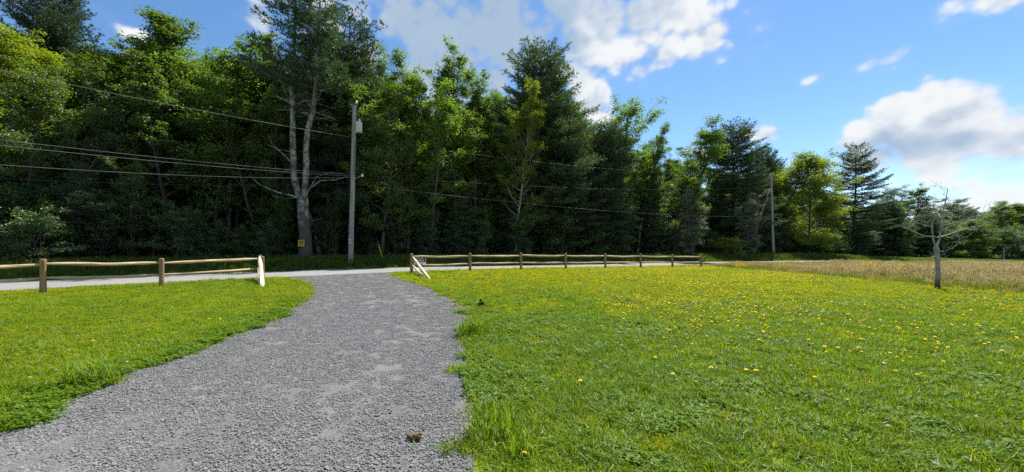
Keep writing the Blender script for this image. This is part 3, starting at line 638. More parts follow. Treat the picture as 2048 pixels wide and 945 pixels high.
def pine(seed, H=20, base=.2, rad=3.4, gap=.62, irregular=.3, droop=0.0, dens=1.0, top=.55, dead=.06, w=.026):
    """white pine: whorls of level boughs carrying needle plumes"""
    rng = np.random.default_rng(seed); W = MB(); N = Needles(rng); tp = curve_pts((0, 0, -.15), (0, 0, 1), H * .98, 12, rng, .02, .012); W.tube(tp, np.linspace(1, .06, 13) * H * .0125 * np.r_[1.2, np.ones(12)], 8, True, .05, rng)
    z = base * H; a = rng.uniform(0, 6.28)
    while z < H * .975:
        f = (z / H - base) / (1 - base); pr = min(1, .55 + f * 2.2) * (1 - f) ** top + .07; nb = 7 if f < .9 else 5
        for b in range(nb):
            if rng.uniform() < .10: continue
            L = rad * pr * (1 + rng.normal(0, irregular)); L = float(np.clip(L, .3, rad * 1.5)); k = z / (H * .98) * 12; j = min(11, int(k)); o = tp[j] + (tp[j + 1] - tp[j]) * (k - j)
            N.branch(W, o + np.array([0, 0, rng.normal(0, .12)]), a + b * 6.283 / nb + rng.normal(0, .22), R(-8 + 38 * f ** 1.4 + rng.normal(0, 7)) - droop, L, .16 + .1 * f, dens)
        a += rng.uniform(.4, 1.0); z += gap * rng.uniform(.7, 1.35) * (1 - .35 * f)
    for q in range(int(dead * 160)):
        z = rng.uniform(.08, max(.12, base)) * H; k = z / (H * .98) * 12; j = min(11, int(k)); N.branch(W, tp[j] + (tp[j + 1] - tp[j]) * (k - j), rng.uniform(0, 6.28), rng.normal(0, .2), rad * rng.uniform(.25, .7), .0, 1, True)
    for i in range(8): N.c.append(tp[-1] + np.array([0, 0, -.08 * i])); N.d.append(np.array([0, 0, 1.0])); N.k.append(1)
    return W.mesh('trunk', True), N.mesh(8, .23, w), H

SP = {}
SP['oak_a'] = leafy(101, 20, .12, 4.6, 42, (2, 68), 28000, .215, clump=.5)
SP['oak_b'] = leafy(102, 20, .15, 4.2, 40, (5, 72), 34000, .175, lean=.035)
SP['oak_c'] = leafy(103, 20, .24, 3.9, 34, (12, 75), 22000, .225, clump=.48, lean=.03)
SP['ash_a'] = leafy(104, 20, .12, 3.6, 44, (15, 76), 30000, .18, 'spire')
SP['poplar_a'] = leafy(105, 20, .08, 2.6, 50, (45, 80), 26000, .175, 'column', .42)
SP['maple_a'] = leafy(106, 16, .08, 5.4, 56, (-2, 66), 52000, .225, 'round', .85)
SP['thin_a'] = leafy(107, 16, .26, 3.2, 24, (28, 72), 12500, .17, 'oval', .5, .04)
SP['thin_b'] = leafy(108, 16, .34, 2.6, 22, (30, 75), 11500, .17, 'oval', .5, .05)
SP['shrub_a'] = leafy(111, 4, .05, 1.9, 20, (8, 70), 6000, .16, 'round', .36, .06, 3, .045)
SP['shrub_b'] = leafy(112, 4, .05, 1.5, 20, (20, 75), 5000, .17, 'column', .34, .06, 3, .045)
SP['shrub_c'] = leafy(113, 3, .04, 1.9, 18, (5, 60), 5000, .14, 'round', .36, .06, 4, .035)
SP['willow_a'] = leafy(114, 8, .05, 2.1, 34, (25, 78), 13000, .14, 'column', .40, .05, 3, .07)
SP['pine_a'] = pine(201, 20, .10, 4.2, .46, .20, dens=1.1, top=.40, w=.042)
SP['pine_b'] = pine(202, 20, .16, 3.8, .60, .28, dens=1.1, w=.042)
SP['pine_c'] = pine(203, 18, .05, 3.9, .44, .17, dens=1.1, top=.46, w=.042)
SP['hemlock_a'] = pine(204, 12, .02, 2.8, .46, .25, .22, 1.1, .7, .02, w=.036)
for k in SP:
    w, c, H = SP[k]; zz = np.empty(len(c.vertices) * 3, np.float32); c.vertices.foreach_get('co', zz); SP[k] = (w, c, float(np.percentile(zz[2::3], 99.6)))
for k, (w, c, H) in SP.items():
    w.materials.append(MT['bark']); c.materials.append(MT['needle'] if k.startswith(('pine', 'hem')) else MT['leaf_mid'])
NAMES = {'oak': 'leafy_tree', 'ash': 'leafy_tree', 'poplar': 'tall_tree', 'maple': 'maple_tree', 'thin': 'slender_tree', 'shrub': 'shrub', 'willow': 'bushy_tree', 'pine': 'pine_tree', 'hemlock': 'hemlock_tree'}
def tree(kind, px, ytop, where, label, leaf=None, wide=1.0, cat='tree', group=None, rz=None, bark=None, name=None):
    """stand a tree in the view column px; WHERE = metres beyond the road edge, or ('Y', depth)"""
    X, Y = (ray(px, where[1]), where[1]) if isinstance(where, tuple) else at_off(px, where)
    z = gz(X, Y); w, c, H0 = SP[kind]; h = zat(ytop, Y) - z; k = h / H0
    o = empty(name or NAMES[kind.split('_')[0]], (X, Y, z - .03), rz if rz is not None else random.Random(px * 7 + int(ytop)).uniform(0, 6.28)); o.scale = (k * wide, k * wide, k)
    a = link('trunk', w, o, MT[bark] if bark else None); b = link('crown', c, o, MT[leaf] if leaf else None)
    return tag(o, label, cat, group)

# ---- the wood beyond the road, left to right: trees one can tell apart
tree('oak_a', 20, 62, 13, 'leafy tree with yellow-green sunlit top at the far left edge', 'leaf_yellow', 1.25)
tree('pine_a', 118, -22, 19, 'dark conifer top poking above the leafy trees near the upper left corner', 'needle', .8)
tree('oak_b', 110, 62, 11, 'broad tree with glowing yellow-green crown under the dark conifer top at upper left', 'leaf_yellow', 1.3)
tree('oak_a', 205, 92, 12, 'sunlit leafy tree with a low rounded top just right of the upper left conifer', 'leaf_yellow', 1.15)
tree('oak_c', 268, 78, 14, 'leafy tree whose top stands against a small white cloud at upper left', 'leaf_yellow', 1.2)
tree('ash_a', 335, 44, 13, 'pointed leafy tree, highest of the broadleaf tops left of the forked pine', 'leaf_mid', 1.3)
tree('oak_b', 398, 72, 11, 'leafy tree with bright lower sprays beside the pointed top at left', 'leaf_fresh', 1.15)
tree('thin_a', 452, 92, 9.5, 'slender leafy tree left of the forked pine with thin sunlit top', 'leaf_fresh', 1.2)
tree('oak_c', 500, 88, 12, 'leafy tree half hidden behind the left side of the forked pine', 'leaf_mid', 1.1)
tree('pine_b', 700, 42, 9, 'dense dark pine directly behind the right stem of the forked pine', 'needle', 1.15, bark='bark_dark')
tree('pine_c', 655, 120, 13, 'dark pine between the forked pine and the near utility pole, deep in shade', 'needle_pale', 1.0, bark='bark_dark')
tree('oak_b', 762, 128, 5.2, 'leafy tree with sunlit top just right of the near utility pole', 'leaf_fresh', 1.05)
tree('oak_a', 815, 142, 5.6, 'rounded leafy tree left of the notch of white cloud in the treeline', 'leaf_mid', .9)
tree('thin_b', 862, 190, 5.0, 'lower leafy tree filling the notch in the treeline', 'leaf_fresh', 1.1)
tree('poplar_a', 912, 104, 5.6, 'narrow spire-topped tree standing tallest in the middle of the treeline', 'leaf_fresh', 1.25)
tree('poplar_a', 958, 138, 7, 'second, lower spire-topped tree against the grey cloud', 'leaf_mid', 1.1, rz=2.0)
tree('oak_b', 1030, 178, 5.0, 'yellow-green leafy tree with pale slim stem left of the tall white pine', 'leaf_yellow', .85, bark='bark_pale')
tree('pine_a', 1086, 98, 8.5, 'tall broad white pine rising above the middle of the treeline', 'needle_pale', 1.05, bark='bark_dark')
tree('pine_b', 1132, 205, 6, 'shorter dark pine against the right side of the tall white pine', 'needle', 1.0, bark='bark_dark')
tree('oak_c', 1178, 200, 9, 'leafy tree under the white cumulus puff right of the tall pine', 'leaf_mid', .9)
tree('pine_c', 1205, 250, 6, 'dark conifer with level boughs between leafy trees right of the tall pine', 'needle', 1.0)
tree('thin_a', 1250, 208, 9, 'airy pale green tree with sky showing through its top', 'leaf_fresh', 1.25)
tree('oak_b', 1292, 255, 8, 'leafy tree sloping down right of the airy pale green tree', 'leaf_fresh', .9)
tree('thin_b', 1345, 248, 5, 'thin open tree with dark forked branches against blue sky', 'leaf_fresh', 1.35, bark='bark_dark')
tree('oak_c', 1385, 300, 7, 'low leafy tree between the thin open tree and the dark broad pine', 'leaf_mid', .95)
tree('willow_a', 1385, 378, 2.6, 'silvery bushy tree by the road beyond the end of the fence', 'leaf_silver', 1.0, bark='bark')
tree('pine_c', 1468, 253, 10, 'dark broad pine left of the leaning brace pole', 'needle', 1.25)
tree('pine_c', 1520, 296, 13, 'narrower dark pine top just left of the far utility pole', 'needle', .9, rz=1.0)
tree('pine_a', 1552, 322, 18, 'dark pine top peeping out behind the far utility pole', 'needle', .8, rz=2.2)
tree('willow_a', 1500, 382, 3.5, 'pale silver-leaved bushy tree beside the leaning brace pole', 'leaf_silver', 1.0, rz=3.0)
tree('maple_a', 1618, 308, 7, 'big rounded yellow-green maple right of the far utility pole', 'leaf_yellow', 1.2)
tree('pine_b', 1706, 290, 10, 'dark pine with level layered boughs right of the rounded maple', 'needle', 1.2, bark='bark_dark')
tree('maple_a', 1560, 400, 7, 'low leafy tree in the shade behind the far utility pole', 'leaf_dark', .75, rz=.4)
tree('shrub_c', 1458, 474, 3.0, 'low yellow-green bush at the road edge left of the leaning brace pole', 'leaf_yellow', 1.5, 'bush')
tree('shrub_c', 1768, 468, 16, 'rusty brown-green rounded bush on the grass right of the layered pine', 'leaf_rust', 1.25, 'bush')
# ---- far treeline at right
for (kd, px, yt, dist, lf, wd, lb) in [
    ('thin_a', 1772, 372, 95, 'leaf_silver', 1.6, 'pale airy treetop just right of the layered dark pine'),
    ('oak_a', 1824, 374, 92, 'leaf_mid', 1.5, 'rounded leafy tree, tallest of the far treeline left of the dead tree'),
    ('pine_c', 1780, 402, 78, 'needle', 1.5, 'dark conifer in the far treeline left of the dead tree'),
    ('maple_a', 1796, 438, 76, 'leaf_fresh', 1.1, 'small bright green leafy tree behind the rusty bush'),
    ('oak_b', 1880, 400, 100, 'leaf_silver', 1.7, 'pale leafy tree directly behind the top of the dead tree'),
    ('pine_c', 1922, 412, 112, 'needle_pale', 1.4, 'small dark pointed conifer in the far treeline right of the dead tree'),
    ('maple_a', 1945, 440, 88, 'leaf_fresh', 1.5, 'low light green tree at the field edge right of the dead tree'),
    ('oak_a', 1985, 408, 108, 'leaf_mid', 1.6, 'rounded dark green tree standing highest right of the dead tree'),
    ('oak_b', 2030, 430, 112, 'leaf_mid', 1.7, 'leafy tree at the right edge of the photo'),
    ('pine_a', 1855, 430, 84, 'needle', 1.4, 'dark conifer behind the distant pole left of the dead tree'),
    ('oak_a', 2078, 426, 116, 'leaf_mid', 1.6, 'leafy tree half cut by the right edge of the photo'),
    ('maple_a', 2008, 458, 95, 'leaf_dark', 1.5, 'low dark leafy tree behind the short pole at far right'),
    ('maple_a', 1895, 462, 90, 'leaf_mid', 1.5, 'low rounded leafy tree behind the trunk of the dead tree')]:
    tree(kd, px, yt, ('Y', dist), lb, lf, wd)
# ---- young trees and shrubs in the shade along the wood's edge (nothing tells them apart)
rr = random.Random(4)
MARKS = [(-60, None), (0, 'the left edge of the photo'), (87, "the left fence's leftmost post"), (323, "the left fence's middle post"), (522, "the left fence's pale brace"), (610, 'the forked pine'), (702, 'the transformer pole')] + [(p, "the right fence's %s post" % q) for p, q in ((823, 'first'), (940, 'second'), (1043, 'third'), (1133, 'fourth'), (1213, 'fifth'), (1283, 'sixth'), (1345, 'seventh'), (1402, 'last'))]
USED = set()
def place(px, what):
    for (a, A), (b, B) in zip(MARKS, MARKS[1:]):
        if a <= px < b: break
    f = (px - a) / (b - a)
    if A is None: opts = ['by ' + B, 'at ' + B]
    else:
        opts = [(.08, 'directly behind ' + A), (.26, 'just right of ' + A), (.42, 'some way right of ' + A), (.56, 'halfway from ' + A + ' to ' + B.replace('the left fence\'s ', 'the ').replace('the right fence\'s ', 'the ')), (.72, 'some way left of ' + B), (.90, 'just left of ' + B), (1.0, 'directly behind ' + B)]
        opts = [o for _, o in sorted(opts, key=lambda t: abs(t[0] - f))]
    for o in opts:
        l = what + ' ' + o
        if l not in USED and len(l.split()) <= 16: USED.add(l); return l
    return what + ' ' + opts[0]
for i, px in enumerate([-30, 25, 70, 120, 165, 215, 262, 310, 352, 392, 440, 488, 535, 575, 660, 745, 785, 830, 872, 915, 962, 1005, 1048, 1090, 1128, 1170, 1212, 1255, 1300, 1335, 1372]):
    kd = rr.choice(['shrub_a', 'shrub_b', 'shrub_a', 'hemlock_a', 'willow_a']); yt = {'shrub_a': 430, 'shrub_b': 420, 'hemlock_a': 330, 'willow_a': 345}[kd] + rr.uniform(-30, 25)
    if 480 < px < 800: yt += 25
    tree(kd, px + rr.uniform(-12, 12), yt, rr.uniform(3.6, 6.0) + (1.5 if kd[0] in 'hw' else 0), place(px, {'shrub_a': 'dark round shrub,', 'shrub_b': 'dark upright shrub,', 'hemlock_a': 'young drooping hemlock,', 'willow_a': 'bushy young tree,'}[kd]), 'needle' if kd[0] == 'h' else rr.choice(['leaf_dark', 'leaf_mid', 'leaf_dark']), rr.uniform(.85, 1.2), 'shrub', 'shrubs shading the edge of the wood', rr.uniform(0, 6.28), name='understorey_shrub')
# ---- slender trunks between them
for i, px in enumerate([45, 95, 150, 232, 290, 345, 425, 470, 525, 560, 640, 672, 742, 790, 840, 885, 940, 990, 1062, 1110, 1155, 1228, 1275, 1322]):
    kd = rr.choice(['thin_a', 'thin_b', 'oak_c', 'thin_b']); prof = np.interp(px, [0, 200, 330, 480, 700, 860, 1080, 1200, 1330, 1400], [60, 95, 70, 110, 60, 200, 130, 230, 265, 300])
    tree(kd, px, prof + rr.uniform(25, 110), rr.uniform(6.0, 11.0), place(px, 'slim-stemmed wood tree seen'), rr.choice(['leaf_mid', 'leaf_dark', 'leaf_mid', 'leaf_fresh']), rr.uniform(.9, 1.3), 'tree', 'slim trees crowded in the roadside wood', rr.uniform(0, 6.28), bark=rr.choice(['bark', 'bark_dark', 'bark_pale']))

# ---- forked pine, the big twin-stemmed tree left of the near pole
def forked_pine():
    X0, Y0 = at_off(610, 4.0); z0 = gz(X0, Y0); rng = np.random.default_rng(77); W = MB(); N = Needles(rng)
    def P(px, py, dy=0.0): return np.array([ray(px, Y0 + dy) - X0, dy, zat(py, Y0 + dy) - z0])
    b = P(611, 528); b[2] = -.2
    low = [b, P(611, 505), P(610, 470), P(606, 430), P(606, 404), P(604, 392)]
    W.tube(np.array(low), [.60, .46, .41, .38, .385, .32], 12, True, .07, rng)
    s1 = np.array([P(604, 400), P(594, 380), P(588, 350), P(587, 310), P(585, 262), P(586, 215), P(583, 170, .2), P(588, 110, .3), P(590, 40, .3), P(592, -20, .3), P(593, -70, .3)])
    s2 = np.array([P(607, 402), P(610, 375), P(613, 340), P(612, 300), P(615, 262), P(625, 228), P(630, 190, .3), P(632, 130, .5), P(636, 70, .5), P(640, 10, .5), P(642, -38, .5)])
    W.tube(s1, [.30, .235, .215, .205, .195, .18, .165, .13, .10, .07, .03], 9, True, .06, rng); W.tube(s2, [.30, .225, .205, .195, .185, .175, .15, .12, .09, .06, .03], 9, True, .06, rng)
    def limb(pts, r): W.tube(np.array([P(*p) for p in pts]), np.linspace(r, .014, len(pts)), 5, False)
    limb([(606, 402, 0), (585, 392, -.4), (555, 385, -.8), (520, 370, -1.1), (498, 352, -1.2)], .075)
    limb([(608, 398, 0), (620, 378, -.4), (640, 362, -.8), (672, 360, -1.2), (700, 352, -1.6)], .075)
    limb([(620, 378, -.4), (632, 355, -.5), (660, 345, -.6), (690, 348, -.8)], .05)
    limb([(604, 395, 0), (575, 398, .2), (545, 392, .4)], .05); limb([(588, 330, 0), (565, 308, -.3), (545, 290, -.4), (538, 272, -.4)], .06); limb([(587, 305, 0), (560, 300, .3), (530, 288, .4)], .04)
    limb([(608, 450, 0), (625, 442, -.2), (645, 438, -.3)], .05); limb([(610, 465, 0), (622, 450, -.2), (632, 436, -.3)], .03); limb([(588, 330, 0), (570, 345, .2), (548, 358, .3)], .04)
    limb([(585, 205, 0), (562, 198, -.2), (545, 188, -.2)], .05)
    for st, zt in ((s1, zat(200, Y0)), (s2, zat(190, Y0))):
        for q in range(84):
            f = (q + rng.uniform(0, 1)) / 84; u = (4.6 + 5.3 * f); j = min(9, int(u)); o = st[j] + (st[j + 1] - st[j]) * (u - j); L = (1.2 + 1.75 * math.sin(math.pi * min(1, .15 + .8 * f))) * rng.uniform(.45, 1.25) * (1 - .55 * f ** 3); az = q * 2.4 + rng.normal(0, .4)
            if f < .22: N.branch(W, o, az, R(rng.normal(5, 10)), L * .8, .05, 1, rng.uniform() < .75)
            else: N.branch(W, o, az, R(rng.normal(8, 10)), L, .18, 1.25)
    for i in range(6): N.c += [s1[-1] - np.array([0, 0, .1 * i]), s2[-1] - np.array([0, 0, .1 * i])]; N.d += [np.array([0, 0, 1.])] * 2; N.k += [1, 1]
    o = empty('forked_pine', (X0, Y0, z0)); link('trunk', W.mesh('trunk', True), o, MT['bark_lichen']); link('crown', N.mesh(8, .26, .042), o, MT['needle'])
    tag(o, 'tall old pine with pale lichened trunk forking into two stems, by the road', 'tree')
    # small yellow notice nailed to its trunk
    s = MB(); s.box((0, 0, 0), (.46, .012, .46)); n = empty('posted_notice', (X0 + ray(607, Y0) - ray(611, Y0) + .17, Y0 - .545, zat(487, Y0))); link('panel', s.mesh('panel'), n, MT['yellow'])
    t = MB()
    for zz, ww in ((.14, .30), (.03, .36), (-.08, .24)): t.box((0, -.009, zz), (ww, .004, .055))
    link('print', t.mesh('print'), n, MT['sign_ink']); tag(n, 'small yellow notice nailed low on the forked pine trunk', 'sign')
forked_pine()

# ---- the mass of the wood behind
def woodland():
    rng = np.random.default_rng(31); kinds = ['oak_a', 'oak_b', 'oak_c', 'ash_a', 'thin_a', 'pine_b']; src = []
    for k in kinds:
        w, c, H = SP[k]; nv = len(w.vertices); V = np.empty(nv * 3, np.float32); w.vertices.foreach_get('co', V); V2 = np.empty(len(c.vertices) * 3, np.float32); c.vertices.foreach_get('co', V2)
        def polys(m):
            st = np.empty(len(m.polygons), np.int32); ln = st.copy(); m.polygons.foreach_get('loop_start', st); m.polygons.foreach_get('loop_total', ln); li = np.empty(len(m.loops), np.int32); m.loops.foreach_get('vertex_index', li)
            q = st[ln == 4]; t = st[ln == 3]; return (li[q[:, None] + np.arange(4)] if len(q) else np.empty((0, 4), int)), (li[t[:, None] + np.arange(3)] if len(t) else np.empty((0, 3), int))
        q1, t1 = polys(w); q2, t2 = polys(c); leafm = MT['needle'] if k[0] == 'p' else MT['leaf_mid']
        mi = np.concatenate([np.zeros(len(q1)), np.ones(len(q2)), np.zeros(len(t1)), np.ones(len(t2))]); tn = rng.uniform(0, 1, len(mi))
        src.append(mesh_np('wood_' + k, np.vstack([V.reshape(-1, 3), V2.reshape(-1, 3)]), np.vstack([q1, q2 + nv]), np.vstack([t1, t2 + nv]), False, tn, [MT['bark_dark'], leafm], mi))
    P = []; S = []
    for off in (14.5, 18.5, 23, 28, 34, 42, 52):
        for px in np.arange(-420, 1760, 46 if off < 30 else 62):
            x = px + rng.uniform(-24, 24); X, Y = at_off(x, off + rng.uniform(-1.6, 1.6))
            if Y > 150 or Y < 5: continue
            prof = np.interp(x, [-420, 0, 200, 330, 480, 700, 860, 960, 1080, 1200, 1330, 1400, 1550, 1720], [60, 75, 110, 90, 125, 90, 215, 175, 150, 245, 285, 320, 345, 400]); h = (zat(prof + rng.uniform(8, 70), Y) - gz(X, Y))
            h = min(h, 25); P.append((X, Y, gz(X, Y))); S.append(h / 20)
    # far background treeline at right
    for px in np.arange(1690, 2600, 17):
        Y = rng.uniform(104, 150); X = ray(px, Y); P.append((X, Y, gz(X, Y))); S.append((zat(rng.uniform(404, 452), Y) - gz(X, Y)) / 20)
    P = np.array(P); S = np.array(S); n = len(P); k = rng.integers(0, 6, n); S = S * 20 / np.array([SP[q][2] for q in kinds])[k]; Wd = np.where(P[:, 0] > 60, 1.7, 1.1)
    scatter('woodland', P, np.stack([np.zeros(n), np.zeros(n), rng.uniform(0, 6.28, n)], 1), np.stack([S * Wd, S * Wd, S], 1), k, src, 'dark mass of mixed woodland behind the roadside trees', 'woodland')
woodland()
def undergrowth():
    rng = np.random.default_rng(44); kinds = ['shrub_a', 'shrub_b', 'shrub_c', 'hemlock_a']; src = []
    for k in kinds:
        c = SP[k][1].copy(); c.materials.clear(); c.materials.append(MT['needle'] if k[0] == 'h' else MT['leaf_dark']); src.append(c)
    P = rand_pts(rng, -75, 240, 0, 150, .22); s = road_s(P[:, 0], P[:, 1]) - HW; w = (P[:, 0] < 62) & (s > 6.5) & (s < 60) | (P[:, 0] >= 62) & (s > 30) & (s < 90)
    P = P[w & in_view(P, 1.6, 8)]; s = road_s(P[:, 0], P[:, 1]) - HW; keep = rng.uniform(0, 1, len(P)) < np.where(s < 14, 1.0, .6); P, s = P[keep], s[keep]; gap = (np.abs(P[:, 0] / P[:, 1] + .545) < .075) & (s < 30) & (rng.uniform(0, 1, len(P)) < .85); P, s = P[~gap], s[~gap]
    k = rng.choice(4, len(P), p=[.38, .34, .14, .14]); P3, rot, q = put(rng, P, .6, 1.25, tilt=.04); q = q * np.where(k == 3, .55, 1.0) * (.75 + .6 * sstep(8, 25, s)) * np.where(P[:, 0] > 62, 1.4, 1.0)
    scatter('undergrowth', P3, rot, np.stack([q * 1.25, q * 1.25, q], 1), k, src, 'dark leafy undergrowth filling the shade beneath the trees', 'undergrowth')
undergrowth()

# ------------------------------------------------------------------ dead tree on the lawn edge
def dead_tree():
    X0, Y0, z0 = unproj(1876, 581); rng = np.random.default_rng(8); W = MB()
    def P(px, py, dy=0.0): return np.array([ray(px, Y0 + dy) - X0, dy, zat(py, Y0 + dy) - z0])
    b = P(1875, 581); b[2] = -.1
    W.tube(np.array([b, P(1875, 572), P(1876, 545), P(1875, 520), P(1873, 500), P(1872, 492)]), [.100, .078, .068, .066, .074, .052], 10, True, .14, rng)
    LB = []
    def limb(pts, r, e=.008):
        A = np.array([P(*p) for p in pts]); LB.append(A); W.tube(A, np.linspace(r, e, len(pts)), 6, False, .12, rng)
    limb([(1872, 496, 0), (1879, 478, 0), (1882, 455, .05), (1884, 430, .05), (1889, 412, .05), (1893, 395, .05), (1895, 377, .05)], .036, .009)
    limb([(1871, 496, 0), (1866, 478, -.05), (1864, 458, -.1), (1865, 446, -.1), (1871, 432, -.15), (1878, 424, -.2)], .030, .012)
    limb([(1882, 437, .05), (1872, 424, .3), (1856, 419, .5), (1842, 416, .6), (1836, 409, .6)], .030, .008); limb([(1842, 416, .6), (1834, 419, .7), (1822, 421, .8)], .015, .007)
    limb([(1884, 452, .05), (1905, 448, -.2), (1935, 438, -.5), (1962, 428, -.8), (1990, 421, -1.0), (2012, 413, -1.1)], .028, .010); limb([(1920, 447, -.3), (1945, 440, -.2), (1970, 434, 0)], .015, .007)
    limb([(1874, 476, 0), (1895, 470, .2), (1912, 464, .4), (1932, 458, .5), (1952, 460, .7)], .026, .010); limb([(1910, 467, .4), (1916, 473, .3), (1920, 483, .25)], .015, .008)
    limb([(1871, 474, 0), (1850, 473, .2), (1832, 466, .4), (1815, 458, .6), (1800, 450, .8)], .026, .010); limb([(1832, 466, .4), (1829, 452, .4), (1820, 448, .45)], .015, .008)
    limb([(1866, 455, -.1), (1848, 450, -.3), (1825, 443, -.5)], .014, .006); limb([(1874, 504, 0), (1890, 502, -.2), (1905, 497, -.3)], .018, .005); limb([(1872, 512, 0), (1864, 514, -.1)], .02, .01); limb([(1876, 524, 0), (1884, 521, -.1)], .022, .014); limb([(1875, 546, 0), (1868, 546, -.1)], .02, .012); limb([(1876, 548, 0), (1884, 546, 0)], .018, .012)
    limb([(1889, 412, .05), (1898, 402, 0), (1908, 398, 0)], .008, .003); limb([(1893, 395, .05), (1885, 388, .1)], .006, .003); limb([(1894, 380, .05), (1880, 375, .1), (1868, 374, .1)], .005, .0025)
    for A in list(LB):
        for q in range(int(3 + 8 * np.linalg.norm(A[-1] - A[0]))):
            u = rng.uniform(.25, 1) * (len(A) - 1); k = min(len(A) - 2, int(u)); c = A[k] + (A[k + 1] - A[k]) * (u - k); d = A[k + 1] - A[k]; d = d / np.linalg.norm(d) * .7 + rng.normal(0, .5, 3); d[2] += .15
            tw = curve_pts(c, d / np.linalg.norm(d), rng.uniform(.15, .5), 5, rng, .02, .22); W.tube(tw, np.linspace(.0055, .0025, 6), 3, False)
            if rng.uniform() < .5: W.tube(curve_pts(tw[2], rng.normal(0, .5, 3) + d, rng.uniform(.12, .3), 3, rng, 0, .2), [.0035, .003, .0025, .002], 3, False)
    o = empty('dead_tree', (X0, Y0, z0)); link('trunk', W.mesh('trunk', True), o, MT['deadwood']); tag(o, 'small bare dead grey tree at the edge of the lawn', 'tree')
dead_tree()

# ------------------------------------------------------------------ fences
def post_mesh(seed, H=1.12, r=.076):
    rng = np.random.default_rng(seed); m = MB(); m.tube(np.array([(0, 0, -.25), (.004, 0, .3), (0, .004, .7), (.002, 0, H - .05), (0, 0, H - .015), (0, 0, H)]), [r * 1.05, r * 1.03, r, r, r * .9, r * .62], 10, True, .045, rng); return m.mesh('post', True)
def rail_mesh(a, b, seed, r=.042):
    rng = np.random.default_rng(seed); a = np.array(a); b = np.array(b); t = np.linspace(0, 1, 12); P = a + np.outer(t, b - a); L = np.linalg.norm(b - a); P[:, 2] -= .035 * np.sin(t * math.pi) * rng.uniform(.4, 1.2); P[:, 2] += np.interp(t, np.linspace(0, 1, 5), rng.normal(0, .012, 5)); P[:, 1] += np.interp(t, np.linspace(0, 1, 5), rng.normal(0, .012, 5))
    rad = r * np.interp(t, [0, .06, .2, .8, .94, 1], [.45, .75, 1, 1.02, .75, .45]) * (1 + rng.normal(0, .05, 12)); m = MB(); m.tube(P, rad, 8, True, .09, rng); return m.mesh('rail', False)
def fence(pts, Hs, label, seed):
    root = empty('split_rail_fence', (pts[0][0], pts[0][1], gz(*pts[0]))); O = np.array(root.location)
    tops = []
    for i, (x, y) in enumerate(pts):
        z = gz(x, y); p = link('post', post_mesh(seed + i, Hs[i]), root, MT['post'], (x - O[0], y - O[1], z - O[2])); tops.append(np.array((x, y, z + Hs[i])) - O)
    return root, O, tops
def rails(root, tops, seed, hs=(.17, .60)):
    for i in range(len(tops) - 1):
        for k, h in enumerate(hs):
            a = tops[i] - (0, 0, h); b = tops[i + 1] - (0, 0, h); d = (b - a) / np.linalg.norm(b - a); ang = math.atan2(d[1], d[0])
            L = np.linalg.norm(b - a); dz = b[2] - a[2]; mh = math.sqrt(L * L - dz * dz)
            me = rail_mesh((-.03, 0, 0), (mh + .03, 0, dz), seed + i * 2 + k, .056 if k == 0 else .050); o = link('rail', me, root, MT['rail'], tuple(a)); o.rotation_euler = (0, 0, ang)
def brace(root, a, b, seed, w=.10):
    """half-round rail leaning against an end post"""
    a = np.array(a); b = np.array(b); L = np.linalg.norm(b - a); rng = np.random.default_rng(seed); m = MB(); t = np.linspace(0, 1, 8); m.tube(np.stack([rng.normal(0, .004, 8), rng.normal(0, .004, 8), t * L], 1), w / 2 * np.interp(t, [0, .15, .9, 1], [.5, 1, 1, .55]), 8, True, .10, rng)
    o = link('brace', m.mesh('brace'), root, MT['brace'], tuple(a)); o.rotation_mode = 'QUATERNION'; o.rotation_quaternion = Vector(b - a).to_track_quat('Z', 'Y')
Y0 = 20.2; rp = [((-.261 + k * .1439) * Y0, (1 + k * .0743) * Y0) for k in range(8)]
rootR, OR_, topsR = fence(rp, [1.10, 1.08, 1.09, 1.08, 1.09, 1.08, 1.07, 1.05], '', 300); rails(rootR, topsR, 320)
tag(rootR, 'split rail fence of eight posts running right from the drive', 'fence')
def gp(px, py, O):
    x, y, z = unproj(px, py); return np.array((x, y, z)) - O
e = gp(862, 561, OR_); brace(rootR, e - (0, 0, .05), topsR[0] + np.array((.09, -.06, -.20)), 5, .115); e = gp(852, 561, OR_) + np.array((.0, .25, 0)); brace(rootR, e - (0, 0, .05), topsR[0] + np.array((.07, -.04, -.62)), 6, .09)
lp = [(-18.0, 8.6), unproj(86, 590)[:2], unproj(323, 576)[:2], None]
x1 = ray(520, 17.6); lp[3] = (x1, 17.6); rootL, OL, topsL = fence(lp[1:], [1.14, 1.10, 1.13], '', 340)
t0 = topsL[0] - (topsL[1] - topsL[0]) * 1.0; t0[2] = topsL[0][2] - .06
p0 = link('post', post_mesh(349, 1.12), rootL, MT['post'], (t0[0], t0[1], gz(t0[0] + OL[0], t0[1] + OL[1]) - OL[2])); rails(rootL, [t0] + topsL, 360)
e = gp(525, 577, OL); brace(rootL, e - (0, 0, .06), topsL[2] + np.array((.05, -.10, -.10)), 7, .17); e = gp(519, 573, OL); brace(rootL, e - (0, 0, .06), topsL[2] + np.array((-.02, -.08, -.55)), 8, .09)
p1 = link('post', post_mesh(351, 1.06, .07), rootL, MT['post'], (topsL[2][0] + .13, topsL[2][1] - .02, topsL[2][2] - 1.12)); p1['label'] = 'second end post doubled up beside the first'
tag(rootL, 'split rail fence at left ending at the drive with a pale brace', 'fence')

